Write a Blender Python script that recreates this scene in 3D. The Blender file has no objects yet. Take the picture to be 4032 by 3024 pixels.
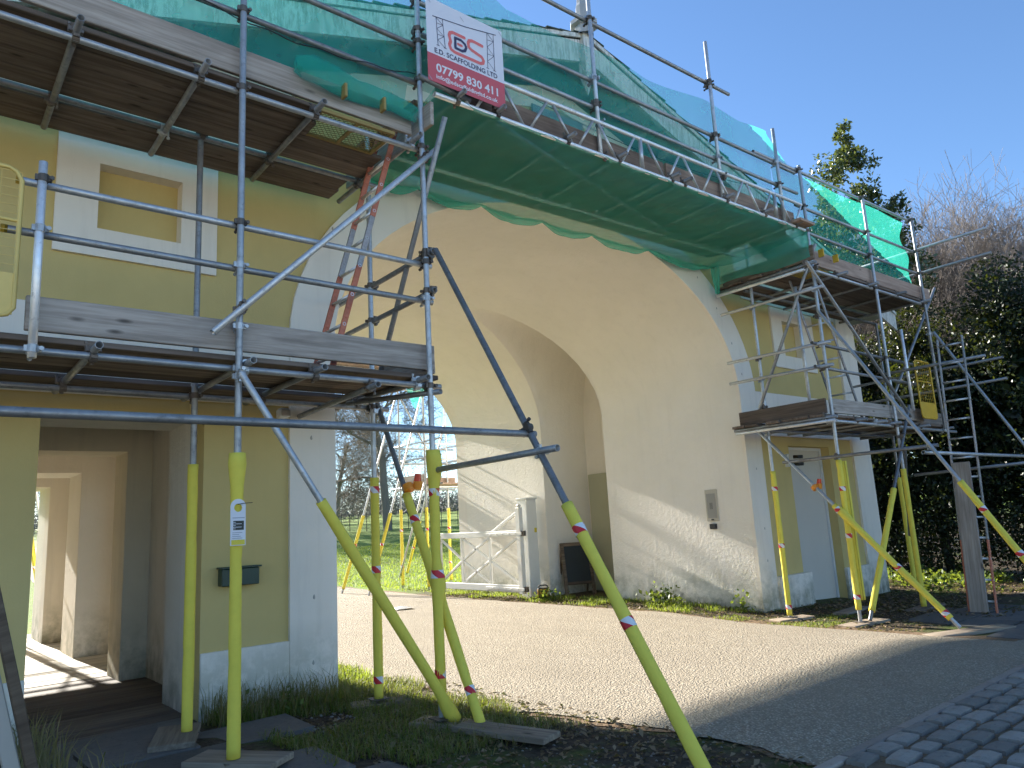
import bpy, bmesh, math, random
import numpy as np
from mathutils import Vector, Matrix
from mathutils.geometry import tessellate_polygon
rnd = random.Random(7); nrg = np.random.default_rng(7)
SC = bpy.context.scene; COL = SC.collection
# ------------------------------------------------------------------ camera
YAW, PITCH, ROLL, CAMZ = math.radians(40.2394), math.radians(10.6148), math.radians(-3.2051), 1.5
_f = Vector((math.sin(YAW)*math.cos(PITCH), math.cos(YAW)*math.cos(PITCH), math.sin(PITCH)))
_r = Vector((math.cos(YAW), -math.sin(YAW), 0)); _u = _r.cross(_f)
_r2 = math.cos(ROLL)*_r + math.sin(ROLL)*_u; _u2 = -math.sin(ROLL)*_r + math.cos(ROLL)*_u
cam = bpy.data.objects.new('camera', bpy.data.cameras.new('camera')); COL.objects.link(cam)
cam.matrix_world = Matrix(((_r2.x, _u2.x, -_f.x, 0), (_r2.y, _u2.y, -_f.y, 0), (_r2.z, _u2.z, -_f.z, CAMZ), (0, 0, 0, 1)))
cam.data.sensor_fit = 'HORIZONTAL'; cam.data.sensor_width = 36.0; cam.data.lens = 36.0*2919.6/4032
cam.data.clip_start = 0.05; cam.data.clip_end = 3000
SC.camera = cam
# ------------------------------------------------------------------ sky, sun, exposure
SUN = Vector((-0.042, 1.0, 0.41)).normalized()
wd = bpy.data.worlds.new('World'); SC.world = wd; wd.use_nodes = True
nt = wd.node_tree; bg = nt.nodes['Background']
sky = nt.nodes.new('ShaderNodeTexSky'); sky.sky_type = 'NISHITA'; sky.sun_disc = False
sky.sun_elevation = math.asin(SUN.z); sky.sun_rotation = math.atan2(SUN.x, SUN.y)
sky.air_density = 1.0; sky.dust_density = 0.15; sky.ozone_density = 5.0; sky.altitude = 50
nt.links.new(sky.outputs[0], bg.inputs[0]); bg.inputs[1].default_value = 0.071
sl = bpy.data.lights.new('sun', 'SUN'); sl.energy = 5.0; sl.angle = math.radians(0.6); sl.color = (1, 0.94, 0.84)
sun = bpy.data.objects.new('sun', sl); COL.objects.link(sun)
sun.rotation_euler = (-SUN).to_track_quat('-Z', 'Y').to_euler(); sun.location = (0, 40, 30)
SC.view_settings.view_transform = 'Standard'; SC.view_settings.look = 'None'
SC.view_settings.exposure = 1.9; SC.view_settings.gamma = 1.0
cy = SC.cycles; cy.max_bounces = 6; cy.diffuse_bounces = 5; cy.glossy_bounces = 2; cy.transmission_bounces = 2; cy.transparent_max_bounces = 7; cy.use_adaptive_sampling = True; cy.adaptive_threshold = .025; cy.caustics_reflective = False; cy.caustics_refractive = False
# ------------------------------------------------------------------ materials
MATS = {}
class NT:
    def __init__(s, name):
        s.m = bpy.data.materials.new(name); s.m.use_nodes = True; s.t = s.m.node_tree
        s.b = s.t.nodes['Principled BSDF']; s.out = s.t.nodes['Material Output']; MATS[name] = s.m
    def n(s, typ, **kw):
        x = s.t.nodes.new('ShaderNode'+typ)
        for k, v in kw.items():
            if k in x.inputs.keys() if isinstance(k, str) else False: x.inputs[k].default_value = v
            else: setattr(x, k, v)
        return x
    def l(s, a, b): s.t.links.new(a, b)
    def pos(s): return s.n('NewGeometry').outputs['Position']
    def oco(s): return s.n('TexCoord').outputs['Object']
    def mapped(s, v, scale):
        m = s.n('Mapping'); m.inputs['Scale'].default_value = scale; s.l(v, m.inputs['Vector']); return m.outputs[0]
    def noise(s, v, scale, detail=4, rough=.55, out=0):
        x = s.n('TexNoise'); x.inputs['Scale'].default_value = scale; x.inputs['Detail'].default_value = detail
        x.inputs['Roughness'].default_value = rough; s.l(v, x.inputs['Vector']); return x.outputs[out]
    def ramp(s, f, stops):
        r = s.n('ValToRGB'); e = r.color_ramp.elements
        while len(e) < len(stops): e.new(0.5)
        for i, (p, c) in enumerate(stops):
            e[i].position = p; e[i].color = (*c, 1) if len(c) == 3 else c
        s.l(f, r.inputs[0]); return r.outputs[0]
    def mix(s, f, a, b, mode='MIX'):
        x = s.n('MixRGB', blend_type=mode)
        for i, v in ((0, f), (1, a), (2, b)):
            if isinstance(v, (int, float)): x.inputs[i].default_value = v
            elif isinstance(v, tuple): x.inputs[i].default_value = (*v, 1)
            else: s.l(v, x.inputs[i])
        return x.outputs[0]
    def math(s, op, a, b=0.0, clamp=False):
        x = s.n('Math', operation=op, use_clamp=clamp)
        for i, v in ((0, a), (1, b)):
            if isinstance(v, (int, float)): x.inputs[i].default_value = v
            else: s.l(v, x.inputs[i])
        return x.outputs[0]
    def bump(s, h, strength=.3, dist=.01, prev=None):
        x = s.n('Bump'); x.inputs['Strength'].default_value = strength; x.inputs['Distance'].default_value = dist
        s.l(h, x.inputs['Height'])
        if prev: s.l(prev, x.inputs['Normal'])
        return x.outputs[0]
    def fin(s, col=None, rough=.8, normal=None, metal=0.0, spec=None):
        if col is not None:
            if isinstance(col, tuple): s.b.inputs['Base Color'].default_value = (*col, 1)
            else: s.l(col, s.b.inputs['Base Color'])
        if isinstance(rough, (int, float)): s.b.inputs['Roughness'].default_value = rough
        else: s.l(rough, s.b.inputs['Roughness'])
        s.b.inputs['Metallic'].default_value = metal
        if spec is not None: s.b.inputs['Specular IOR Level'].default_value = spec
        if normal: s.l(normal, s.b.inputs['Normal'])
        return s.m
    def z(s): 
        x = s.n('SeparateXYZ'); s.l(s.pos(), x.inputs[0]); return x.outputs[2]

def stucco(name, base, dark, bumpy=.25, algae=True, big=.35, coarse=0.0):
    k = NT(name); p = k.pos()
    n1 = k.noise(p, 1.3, 5, .6); n2 = k.noise(p, 60, 3, .6)
    c = k.mix(k.ramp(n1, [(.3, (0, 0, 0)), (.75, (1, 1, 1))]), dark, base)
    st = k.noise(k.mapped(p, (7, 7, .55)), 1.0, 5, .65)        # rain streaks
    c = k.mix(k.math('MULTIPLY', k.ramp(st, [(.52, (0, 0, 0)), (.8, (1, 1, 1))]), big), c, tuple(x*.62 for x in base))
    if algae:                                                   # damp green growth at the foot of the wall
        z = k.z(); n3 = k.noise(p, 3.5, 5, .7); n4 = k.noise(k.mapped(p, (9, 9, 2)), 1.0, 4, .7)
        low = k.n('MapRange'); low.inputs[1].default_value = 0.75; low.inputs[2].default_value = -0.1; k.l(z, low.inputs[0])
        a = k.math('MULTIPLY', low.outputs[0], k.ramp(n3, [(.40, (0, 0, 0)), (.62, (1, 1, 1))]), True)
        c = k.mix(k.math('MULTIPLY', a, .85), c, (.23, .24, .15))
        low2 = k.n('MapRange'); low2.inputs[1].default_value = 0.22; low2.inputs[2].default_value = -0.1; k.l(z, low2.inputs[0])
        a2 = k.math('MULTIPLY', low2.outputs[0], k.ramp(n4, [(.35, (0, 0, 0)), (.65, (1, 1, 1))]), True)
        c = k.mix(k.math('MULTIPLY', a2, .8), c, (.13, .13, .09))
    b = k.bump(n2, bumpy, .006)
    if coarse:
        n5 = k.noise(p, 17, 5, .65); b = k.bump(n5, coarse, .018, b)
    return k.fin(c, .88, b, spec=.2)
stucco('white_stucco', (.90, .835, .74), (.83, .77, .685))
stucco('cream_stucco', (.89, .84, .76), (.83, .785, .70), .3, True, .15, .5)
stucco('yellow_stucco', (.66, .52, .225), (.59, .46, .195), .3, False, .12)
stucco('grey_stucco', (.84, .80, .72), (.74, .70, .62), .3, True, .4, .3)
stucco('tan_stucco', (.82, .76, .62), (.72, .66, .53), .3, True, .4, .2)
stucco('soffit_paint', (.60, .62, .58), (.45, .48, .44), .1, False, .6)
def barge():
    k = NT('barge_paint'); p = k.pos()
    n = k.noise(k.mapped(p, (26, 26, 5)), 1.0, 5, .7); n2 = k.noise(p, 2.0, 4, .6)
    m = k.math('MULTIPLY', k.ramp(n, [(.45, (0, 0, 0)), (.6, (1, 1, 1))]), k.ramp(n2, [(.3, (.35,)*3), (.7, (1, 1, 1))]))
    return k.fin(k.mix(m, (.66, .67, .64), (.27, .29, .26)), .8, k.bump(n, .15, .004))
barge()
def galv(name, base, dark, rough=.42):
    k = NT(name); p = k.pos()
    oi = k.n('ObjectInfo').outputs['Random']
    n = k.noise(p, 22, 4, .7); n2 = k.noise(p, 5, 4, .7)
    c = k.mix(k.ramp(n2, [(.35, (0, 0, 0)), (.7, (1, 1, 1))]), dark, base)
    c = k.mix(k.math('MULTIPLY', k.ramp(n, [(.55, (0, 0, 0)), (.72, (1, 1, 1))]), .5), c, tuple(x*.5 for x in dark))
    hv = k.n('HueSaturation'); k.l(c, hv.inputs['Color'])
    k.l(k.math('ADD', k.math('MULTIPLY', oi, .5), .7), hv.inputs['Value'])
    r = k.ramp(n, [(.3, (rough-.1,)*3), (.7, (rough+.2,)*3)])
    return k.fin(hv.outputs[0], r, k.bump(n, .08, .002), .6)
galv('galvanised_steel', (.56, .575, .59), (.40, .415, .43))
galv('dull_steel', (.36, .365, .37), (.24, .24, .245), .45)
galv('rusty_fitting', (.22, .18, .15), (.12, .11, .10), .55)
galv('aluminium', (.80, .80, .80), (.66, .66, .66), .4)
def wood(name, base, dark, grain=.6, knots=True):
    k = NT(name); o = k.oco(); oi = k.n('ObjectInfo').outputs['Random']
    sh = k.n('CombineXYZ'); k.l(k.math('MULTIPLY', oi, 37.0), sh.inputs[0]); k.l(k.math('MULTIPLY', oi, 11.0), sh.inputs[1])
    ad = k.n('VectorMath', operation='ADD'); k.l(o, ad.inputs[0]); k.l(sh.outputs[0], ad.inputs[1]); o = ad.outputs[0]
    n = k.noise(k.mapped(o, (1.2, 26, 26)), 1.0, 6, .65); n2 = k.noise(k.mapped(o, (1.5, 5, 5)), 1.0, 4, .6)
    c = k.mix(k.ramp(n, [(.36, (0, 0, 0)), (.62, (1, 1, 1))]), dark, base)
    c = k.mix(k.math('MULTIPLY', k.ramp(n2, [(.5, (0, 0, 0)), (.75, (1, 1, 1))]), .55), c, tuple(x*.55 for x in dark))
    if knots:
        v = k.n('TexVoronoi'); v.inputs['Scale'].default_value = 1.0; k.l(k.mapped(o, (2.2, 7, 7)), v.inputs['Vector'])
        c = k.mix(k.ramp(v.outputs['Distance'], [(.05, (.9,)*3), (.14, (0, 0, 0))]), c, tuple(x*.3 for x in dark))
    hv = k.n('HueSaturation'); k.l(c, hv.inputs['Color']); k.l(k.math('ADD', k.math('MULTIPLY', oi, .75), .62), hv.inputs['Value'])
    return k.fin(hv.outputs[0], .82, k.bump(n, .35, .004), spec=.25)
wood('grey_board', (.40, .35, .305), (.24, .205, .175))
wood('sole_timber', (.44, .36, .27), (.26, .20, .15))
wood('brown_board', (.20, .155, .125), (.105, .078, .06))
wood('dark_toe', (.27, .20, .155), (.16, .115, .09))
wood('warm_board', (.40, .30, .24), (.27, .19, .15))
wood('plank_shaded', (.17, .14, .11), (.09, .07, .055), knots=False); wood('plank_sunlit', (.66, .61, .52), (.50, .455, .38), knots=False)  # same planks: shade put into the front colour, sunlight into the pale one
wood('old_oak', (.20, .15, .105), (.10, .07, .05))
def plain(name, col, rough=.6, var=.15, scale=6.0, metal=0.0, bump=.05, spec=None):
    k = NT(name); p = k.oco(); n = k.noise(p, scale, 4, .6)
    c = k.mix(n, tuple(x*(1-var) for x in col), tuple(min(1, x*(1+var)) for x in col))
    return k.fin(c, rough, k.bump(n, bump, .004), metal, spec)
plain('foam_yellow', (.80, .67, .10), .75, .10, 14, spec=.2)
plain('hatch_yellow', (.62, .38, .03), .55, .2, 8); plain('hatch_dull', (.30, .21, .06), .6, .3, 8)
plain('gate_cream', (.70, .52, .16), .5, .22, 2.5)
plain('orange_plastic', (.85, .30, .03), .35, .05); plain('red_lens', (.80, .07, .02), .25, .05)
plain('black_plastic', (.018, .018, .02), .45, .2); plain('cable_black', (.012, .012, .014), .6, .1)
plain('white_plastic', (.72, .73, .75), .4, .03); plain('intercom_frame', (.52, .48, .40), .6, .08); plain('intercom_face', (.33, .32, .29), .45, .05)
plain('grey_metal', (.40, .38, .34), .5, .08)
plain('gate_white', (.80, .79, .74), .5, .05, 10); plain('door_grey', (.62, .57, .50), .55, .06, 2)
plain('green_box', (.012, .045, .035), .35, .2); plain('blackboard', (.016, .022, .024), .6, .4, 3)
plain('panel_green', (.46, .46, .33), .8, .08, 2); plain('iron_black', (.02, .021, .022), .6, .2)
plain('lead_grey', (.36, .37, .38), .6, .3, 9, bump=.5); plain('roof_slate', (.055, .075, .06), .85, .35, 12, bump=.6)
plain('ladder_red', (.52, .17, .10), .6, .4, 30); plain('ladder_alu', (.36, .33, .32), .5, .5, 40, .3)
plain('radio_orange', (.78, .42, .03), .45, .08); plain('paper_white', (.75, .75, .76), .7, .03)
plain('plaque_blue', (.20, .28, .33), .5, .1); plain('stone_sole', (.22, .2, .17), .9, .3, 20)
# ------------------------------------------------------------------ building helpers
W = {}
def link(name, me, mat=None, parent=None, M=None):
    o = bpy.data.objects.new(name, me); COL.objects.link(o)
    M = M or Matrix.Identity(4); W[o] = M
    if mat and not me.materials: me.materials.append(MATS[mat])
    if parent is not None:
        o.parent = parent; o.matrix_parent_inverse = W[parent].inverted()
    o.matrix_basis = M
    return o
def thing(name, label, cat, loc=(0, 0, 0), group=None):
    o = bpy.data.objects.new(name, None); COL.objects.link(o); o.empty_display_size = .2
    W[o] = Matrix.Translation(loc); o.matrix_basis = W[o]; return tag(o, label, cat, group)
def tag(o, label=None, cat=None, group=None, kind=None):
    if label: o['label'] = label
    if cat: o['category'] = cat
    if group: o['group'] = group
    if kind: o['kind'] = kind
    return o
def mesh(name, V, F, mat=None, smooth=False):
    me = bpy.data.meshes.new(name); me.from_pydata([tuple(v) for v in V], [], F); me.update()
    if mat: me.materials.append(MATS[mat])
    if smooth: me.polygons.foreach_set('use_smooth', [True]*len(me.polygons))
    return me
def npmesh(name, V, F, mat=None, smooth=False):
    """V (n,3) array, F (m,k) array of equal-sized faces."""
    me = bpy.data.meshes.new(name); V = np.asarray(V, np.float32); F = np.asarray(F, np.int32)
    me.vertices.add(len(V)); me.vertices.foreach_set('co', V.ravel())
    kk = F.shape[1]; me.loops.add(F.size); me.loops.foreach_set('vertex_index', F.ravel())
    me.polygons.add(len(F)); me.polygons.foreach_set('loop_start', np.arange(0, F.size, kk, dtype=np.int32))
    me.polygons.foreach_set('loop_total', np.full(len(F), kk, np.int32))
    if smooth: me.polygons.foreach_set('use_smooth', np.ones(len(F), bool))
    me.update(calc_edges=True)
    if mat: me.materials.append(MATS[mat])
    return me
def prism(loops, a, b, axis='y'):
    """Solid with a 2-D outline (first loop) and holes (others), from a to b along axis. loops in (X,Z) for y, (Y,Z) for x, (X,Y) for z."""
    def p3(p, t): return {'y': (p[0], t, p[1]), 'x': (t, p[0], p[1]), 'z': (p[0], p[1], t)}[axis]
    V = []; F = []; flat = [p for l in loops for p in l]; n = len(flat)
    V = [p3(p, a) for p in flat]+[p3(p, b) for p in flat]
    for t in tessellate_polygon([[Vector((p[0], p[1], 0)) for p in l] for l in loops]):
        F.append(tuple(t)); F.append(tuple(i+n for i in reversed(t)))
    k = 0
    for l in loops:
        m = len(l)
        for i in range(m):
            j = (i+1) % m; F.append((k+i, k+j, k+j+n, k+i+n))
        k += m
    return V, F
def fixn(me):
    bm = bmesh.new(); bm.from_mesh(me); bmesh.ops.recalc_face_normals(bm, faces=bm.faces); bm.to_mesh(me); bm.free(); return me
def solid(name, loops, a, b, mat, parent=None, axis='y'):
    V, F = prism(loops, a, b, axis); return link(name, fixn(mesh(name, V, F, mat)), None, parent)
def boxm(name, sx, sy, sz, mat, bev=0.0):
    bm = bmesh.new(); bmesh.ops.create_cube(bm, size=1); bmesh.ops.scale(bm, vec=(sx, sy, sz), verts=bm.verts)
    if bev: bmesh.ops.bevel(bm, geom=bm.edges[:], offset=bev, segments=1, affect='EDGES')
    me = bpy.data.meshes.new(name); bm.to_mesh(me); bm.free(); me.materials.append(MATS[mat]); return me
def box(name, lo, hi, mat, parent=None, bev=0.0):
    lo = Vector(lo); hi = Vector(hi); d = hi-lo
    return link(name, boxm(name, d.x, d.y, d.z, mat, bev), None, parent, Matrix.Translation((lo+hi)/2))
def frame(p0, p1, up=(0, 0, 1), at=0.0):
    """matrix with local Z along p0->p1, origin at p0 (+at)"""
    p0 = Vector(p0); p1 = Vector(p1); z = (p1-p0).normalized(); u = Vector(up)
    if abs(z.dot(u)) > .99: u = Vector((0, 1, 0))
    x = u.cross(z).normalized(); y = z.cross(x); o = p0+z*at
    return Matrix(((x.x, y.x, z.x, o.x), (x.y, y.y, z.y, o.y), (x.z, y.z, z.z, o.z), (0, 0, 0, 1)))
def rect(x0, x1, z0, z1): return [(x0, z0), (x1, z0), (x1, z1), (x0, z1)]
# flat print on the banner: glyph outlines prepared first, while the scene is still empty
def text_mesh(s, bold):
    c = bpy.data.curves.new('lettering', 'FONT'); c.body = s; c.size = 1; c.offset = bold; c.resolution_u = 3; c.fill_mode = 'FRONT'
    t = bpy.data.objects.new('lettering', c); COL.objects.link(t); dg = bpy.context.evaluated_depsgraph_get(); me = bpy.data.meshes.new_from_object(t.evaluated_get(dg)); bpy.data.objects.remove(t)
    co = np.empty(len(me.vertices)*3, np.float32); me.vertices.foreach_get('co', co); return me, co.reshape(-1, 3)
TXT = {}
for s_, b_ in (('E.D. SCAFFOLDING LTD', .018), ('07799 830 411', .025), ('info@edscaffoldingltd.co.uk', .02)):
    for i_ in range(len(s_)):
        TXT[s_[:i_+1]] = text_mesh(s_[:i_+1], b_)
        if s_[i_] != ' ' and '#'+s_[i_]+s_ not in TXT: TXT['#'+s_[i_]+s_] = text_mesh(s_[i_], b_)
# ================================================================== the setting: terrain
def sstep(a, b, x): t = np.clip((x-a)/(b-a), 0, 1); return t*t*(3-2*t)
def ground_z(x, y):
    x = np.asarray(x, float); y = np.asarray(y, float)
    z = -.10*sstep(8.3, 10.2, x)*(1-sstep(6.0, 8.0, y)) - .10*sstep(11, 14.5, x)*(1-sstep(7.0, 11.0, y))
    z = z + .07*(1-sstep(1.6, 2.9, x))*sstep(2.5, 4.0, y)*(1-sstep(6.2, 7.0, y))
    d = np.hypot(x-8, y-10)
    z = z + 1.55*sstep(9, 44, d-0)*sstep(12, 22, y) + 3.2*sstep(40, 150, d)*sstep(12, 40, y)
    return z
def gz(x, y): return float(ground_z(x, y))
# ================================================================== the gatehouse
YF = 6.745; YB = 14.66; AC, AA, AZ, AB = 6.93, 3.575, 3.38, 2.25
def arch_pts(a, b, z0, n=40, c=AC, zs=AZ):
    p = [(c-a, z0)]
    for i in range(n+1):
        t = math.pi*(1-i/n); p.append((c+a*math.cos(t), zs+b*math.sin(t)))
    p.append((c+a, z0)); return p
def build_gatehouse():
    T = thing('gatehouse', 'yellow and white rendered gatehouse with a wide carriage arch under a broad gable', 'building', (AC, 10.5, 0))
    apex, slope = 7.52, .31
    wt = lambda x: apex-slope*abs(x-6.8)
    XL, XR = -1.0, 14.77; zb = -.45
    hole = arch_pts(AA+.2, AB+.2, zb+.001); hole = hole[::-1]
    fr = [(0.868, 2.175, 3.897, 4.957), (11.74, 13.17, 3.93, 5.02)]; wn = [(1.184, 1.858, 4.145, 4.735), (12.09, 12.755, 4.16, 4.80)]
    dr = [(.868, 2.108), (11.85, 13.25)]
    outer = [(XL, zb), (dr[0][0], zb), (dr[0][0], 2.59), (dr[0][1], 2.59), (dr[0][1], zb)] + [(p[0], p[1]) for p in arch_pts(AA+.2, AB+.2, zb)] + \
            [(dr[1][0], zb), (dr[1][0], 2.55), (dr[1][1], 2.55), (dr[1][1], zb), (XR, zb), (XR, wt(XR)), (6.8, apex), (XL, wt(XL))]
    solid('wall', [outer]+[rect(w[0]-.05, w[1]+.05, w[2]-.05, w[3]+.05)[::-1] for w in wn], YF, 7.07, 'yellow_stucco', T)
    # white surround of the arch: legs and archivolt
    inn = arch_pts(AA, AB, zb); out = arch_pts(AA+.47, AB+.50, zb)
    solid('arch_surround', [out+inn[::-1]], YF-.035, YF+.03, 'white_stucco', T)
    for (a, b, c, d), w in zip(fr, wn):
        f = solid('window_surround', [rect(a, b, c, d), rect(*w)[::-1]], YF-.035, YF+.13, 'white_stucco', T)
        box('blind_panel', (w[0]-.02, YF+.115, w[2]-.02), (w[1]+.02, YF+.20, w[3]+.02), 'yellow_stucco', T)
    xi = [AC-AA-.47, AC+AA+.47]
    def band(x0, x1, z0, z1, pr=.03, nm='string_course', m='white_stucco'): return box(nm, (x0, YF-pr, z0), (x1, YF-.001, z1), m, T, .006)
    band(XL+.66, xi[0], 2.715, 3.44); band(xi[1], 14.1, 2.70, 3.44)
    band(XL+.66, dr[0][0], zb, .567, .034, 'plinth'); band(dr[0][1], xi[0], zb, .567, .034, 'plinth')
    band(xi[1], dr[1][0]+.10, zb, .43, .10, 'plinth'); band(dr[1][1]-.02, 14.1, zb, .39, .06, 'plinth')
    for x0, x1 in ((XL-.03, XL+.66), (14.1, XR+.03)):
        solid('corner_pilaster', [[(x0, zb), (x1, zb), (x1, wt(x1)-.02), (x0, wt(x0)-.02)]], YF-.045, YF+.4, 'white_stucco', T)
    # white frieze and raking margin above the windows, left and right of a yellow tympanum
    for s in (-1, 1):
        e = 6.8+s*(7.12 if s < 0 else 7.29)
        lp = [(6.8, apex-.02), (6.8, apex-.32), (6.8+s*3.9, apex-.32-slope*3.9), (6.8+s*3.9, 5.97), (6.8+s*4.1, 5.05 if s > 0 else 4.99), (e, 5.05 if s > 0 else 4.99), (e, wt(e)-.01)]
        if s > 0: lp = lp[::-1]
        solid('frieze', [lp], YF-.022, YF+.03, 'white_stucco', T)
    # end walls, back wall
    for x0, x1 in ((XL, XL+.4), (XR-.4, XR)):
        solid('end_wall', [[(7.07, zb), (15.4, zb), (15.4, 5.05), (7.07, 5.05)]], x0, x1, 'white_stucco', T, 'x')
    bk = [(XL, zb)]+[(.93, zb), (.93, 2.5), (2.04, 2.5), (2.04, zb)]+arch_pts(AA+.01, AB+.01, zb)+[(XR, zb), (XR, wt(XR)), (6.8, apex), (XL, wt(XL))]
    solid('back_wall', [bk], 14.30, YB, 'white_stucco', T)
    # carriage passage: barrel vault with a cross vault over the side bays
    n = 44; Ys = list(np.linspace(YF+.028, 9.78, 12)); Yc, hw = 10.67, .89
    bay = [Yc-hw*math.cos(math.pi*i/24) for i in range(25)]; Ys2 = list(np.linspace(11.56, 14.31, 11))
    for s in (-1, 1):
        XBK = 1.3 if s > 0 else .34
        V = []; F = []
        def strip(rows):
            b0 = len(V); m = len(rows[0])
            for r in rows: V.extend(r)
            for i in range(len(rows)-1):
                for j in range(m-1):
                    q = (b0+i*m+j, b0+i*m+j+1, b0+(i+1)*m+j+1, b0+(i+1)*m+j); F.append(q if s > 0 else q[::-1])
        def profile(y, zmin):
            th0 = 0.0 if zmin <= AZ else math.asin(min(1, (zmin-AZ)/AB))
            r = [(AC+s*AA*math.cos(math.pi/2+(th0-math.pi/2)*i/n), y, AZ+AB*math.sin(math.pi/2+(th0-math.pi/2)*i/n)) for i in range(n+1)]
            return r
        def full(y):
            r = profile(y, 0); return r+[(AC+s*AA, y, AZ*(1-i/16)-.3*i/16) for i in range(1, 17)]
        strip([full(y) for y in Ys]); strip([full(y) for y in Ys2])
        rows = []
        for y in bay:
            u = (y-Yc)/hw; zs = AZ+(AB-.12)*math.sqrt(max(0, 1-u*u)); r = profile(y, zs); xe = r[-1][0]; xb = AC+s*(AA+XBK)
            rows.append(r+[(xe+(xb-xe)*i/8, y, zs) for i in range(1, 9)])
        strip(rows)
        me = mesh('vault', V, F, 'cream_stucco', True); o = link('vault', me, None, T)
        # side bay jambs and back
        for y0, y1 in ((9.45, 9.78), (11.56, 11.9)):
            xa, xb = sorted((AC+s*AA, AC+s*(AA+XBK)))
        V2 = [];F2 = []
        for y in (9.78, 11.56):
            b0 = len(V2); xa, xb = AC+s*AA, AC+s*(AA+XBK)
            V2 += [(xa, y, zb), (xb, y, zb), (xb, y, AZ), (xa, y, AZ)]; F2.append((b0, b0+1, b0+2, b0+3))
        xb = AC+s*(AA+XBK); b0 = len(V2); m = len(bay)
        for y in bay:
            u = (y-Yc)/hw; V2 += [(xb, y, 2.5 if s < 0 and 10.1 < y < 11.52 else zb), (xb, y, AZ+(AB-.12)*math.sqrt(max(0, 1-u*u)))]
        for i in range(m-1): F2.append((b0+2*i, b0+2*i+2, b0+2*i+3, b0+2*i+1))
        link('side_bay', mesh('side_bay', V2, F2, 'cream_stucco'), None, T)
        # solid masonry behind the lining
        a0, a1 = sorted((AC+s*(AA+.012), AC+s*(AA+XBK)))
        for y0, y1 in ((YF+.035, 9.775), (11.565, 14.29)): box('masonry_core', (a0, y0, zb), (a1, y1, AZ-.4), 'cream_stucco', T)
    box('bay_door', (AC+AA+1.3-.05, 9.86, -.05), (AC+AA+1.3-.012, 11.50, 2.45), 'panel_green', T, .01)
    # foot passage through the left lodge
    def blk(nm, x0, x1, y0, y1, z0=zb, z1=3.0, m='grey_stucco'): return box(nm, (x0, y0, z0), (x1, y1, z1), m, T, .004)
    for s, xs in ((1, (2.108, 2.37, 2.10, 2.62, 2.075, 2.31, 2.04)), (-1, (.868, .60, .89, .40, .90, .65, .93))):
        E = 3.0 if s > 0 else -.6
        def bl(nm, x, y0, y1, m='grey_stucco'): blk(nm, min(x, E), max(x, E), y0, y1, m=m)
        bl('passage_pier', xs[0], 7.072, 7.8); bl('passage_wall', xs[1], 7.8, 9.45); bl('passage_pier', xs[2], 9.45, 10.03, 'tan_stucco')
        if s > 0:      # the foot passage opens sideways into the carriage arch
            bl('passage_wall', xs[3], 10.03, 10.11, 'white_stucco'); bl('passage_wall', xs[3], 11.51, 11.95, 'white_stucco'); box('passage_lintel', (xs[3], 10.11, 2.5), (3.0, 11.51, 3.0), 'white_stucco', T)
        else: bl('passage_wall', xs[3], 10.03, 11.95, 'white_stucco')
        bl('passage_pier', xs[4], 11.95, 12.85, 'cream_stucco'); bl('passage_wall', xs[5], 12.85, 14.298, 'cream_stucco')
        bl('passage_pier', xs[6], 14.662, 15.4, 'cream_stucco')
    for y0, y1, z0, m in ((7.072, 7.8, 2.59, 'grey_stucco'), (9.452, 10.028, 2.56, 'tan_stucco'), (11.952, 12.848, 2.53, 'cream_stucco'), (14.664, 15.398, 2.5, 'cream_stucco')):
        box('passage_lintel', (.3, y0, z0), (2.9, y1, 3.02), m, T)
    box('passage_ceiling', (-.4, 7.8, 2.86), (2.95, 14.29, 2.99), 'white_stucco', T)
    # right-hand doorway
    D = box('door', (11.86, 6.93, -.22), (13.24, 6.985, 2.54), 'door_grey', T, .004)
    box('door_frame', (11.852, 6.90, 2.50), (13.248, 6.929, 2.549), 'white_plastic', T); box('door_frame', (13.19, 6.90, -.22), (13.248, 6.929, 2.50), 'white_plastic', T)
    box('door_handle', (12.02, 6.87, 1.02), (12.05, 6.928, 1.18), 'black_plastic', D, .006); box('door_handle', (12.02, 6.90, .84), (12.05, 6.928, .90), 'black_plastic', D, .006)
    # roof, bargeboards, rafters, finial
    rz = lambda x, t=0: 7.90-.31*abs(x-6.8)+t
    for s, xe in ((-1, -1.75), (1, 15.35)):
        V, Fq = prism([[(6.8, rz(6.8, .02)), (xe, rz(xe, .02)), (xe, rz(xe, -.05)), (6.8, rz(6.8, -.05))]], 6.06, 16.0)
        R = link('roof_slope', fixn(mesh('roof_slope', V, Fq, 'soffit_paint')), None, T)
        # slate courses laid over the slope
        nrow = 34
        L = abs(xe-6.8)
        for i in range(nrow):
            t0 = i/nrow; x0 = 6.8+(xe-6.8)*t0; x1 = 6.8+(xe-6.8)*(i+1.15)/nrow
            lp = [(x0, rz(x0, .022)), (x1, rz(x1, .045)), (x1, rz(x1, .062)), (x0, rz(x0, .032))]
            solid('slate_course', [lp if s < 0 else lp[::-1]], 6.02+.012*math.sin(i*2.1), 16.05, 'roof_slate', R)
        V, Fq = prism([[(6.8+s*.10, rz(6.8)), (xe, rz(xe)), (xe, rz(xe)-.37), (6.8+s*.10, rz(6.8)-.40)]], 6.06, 6.11)
        B = link('bargeboard', fixn(mesh('bargeboard', V, Fq, 'barge_paint')), None, T)
        solid('bargeboard_moulding', [[(6.8+s*.1, rz(6.8, .0)), (xe, rz(xe, .0)), (xe, rz(xe)-.06), (6.8+s*.1, rz(6.8)-.06)]], 6.03, 6.058, 'barge_paint', B)
        k = .55
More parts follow.
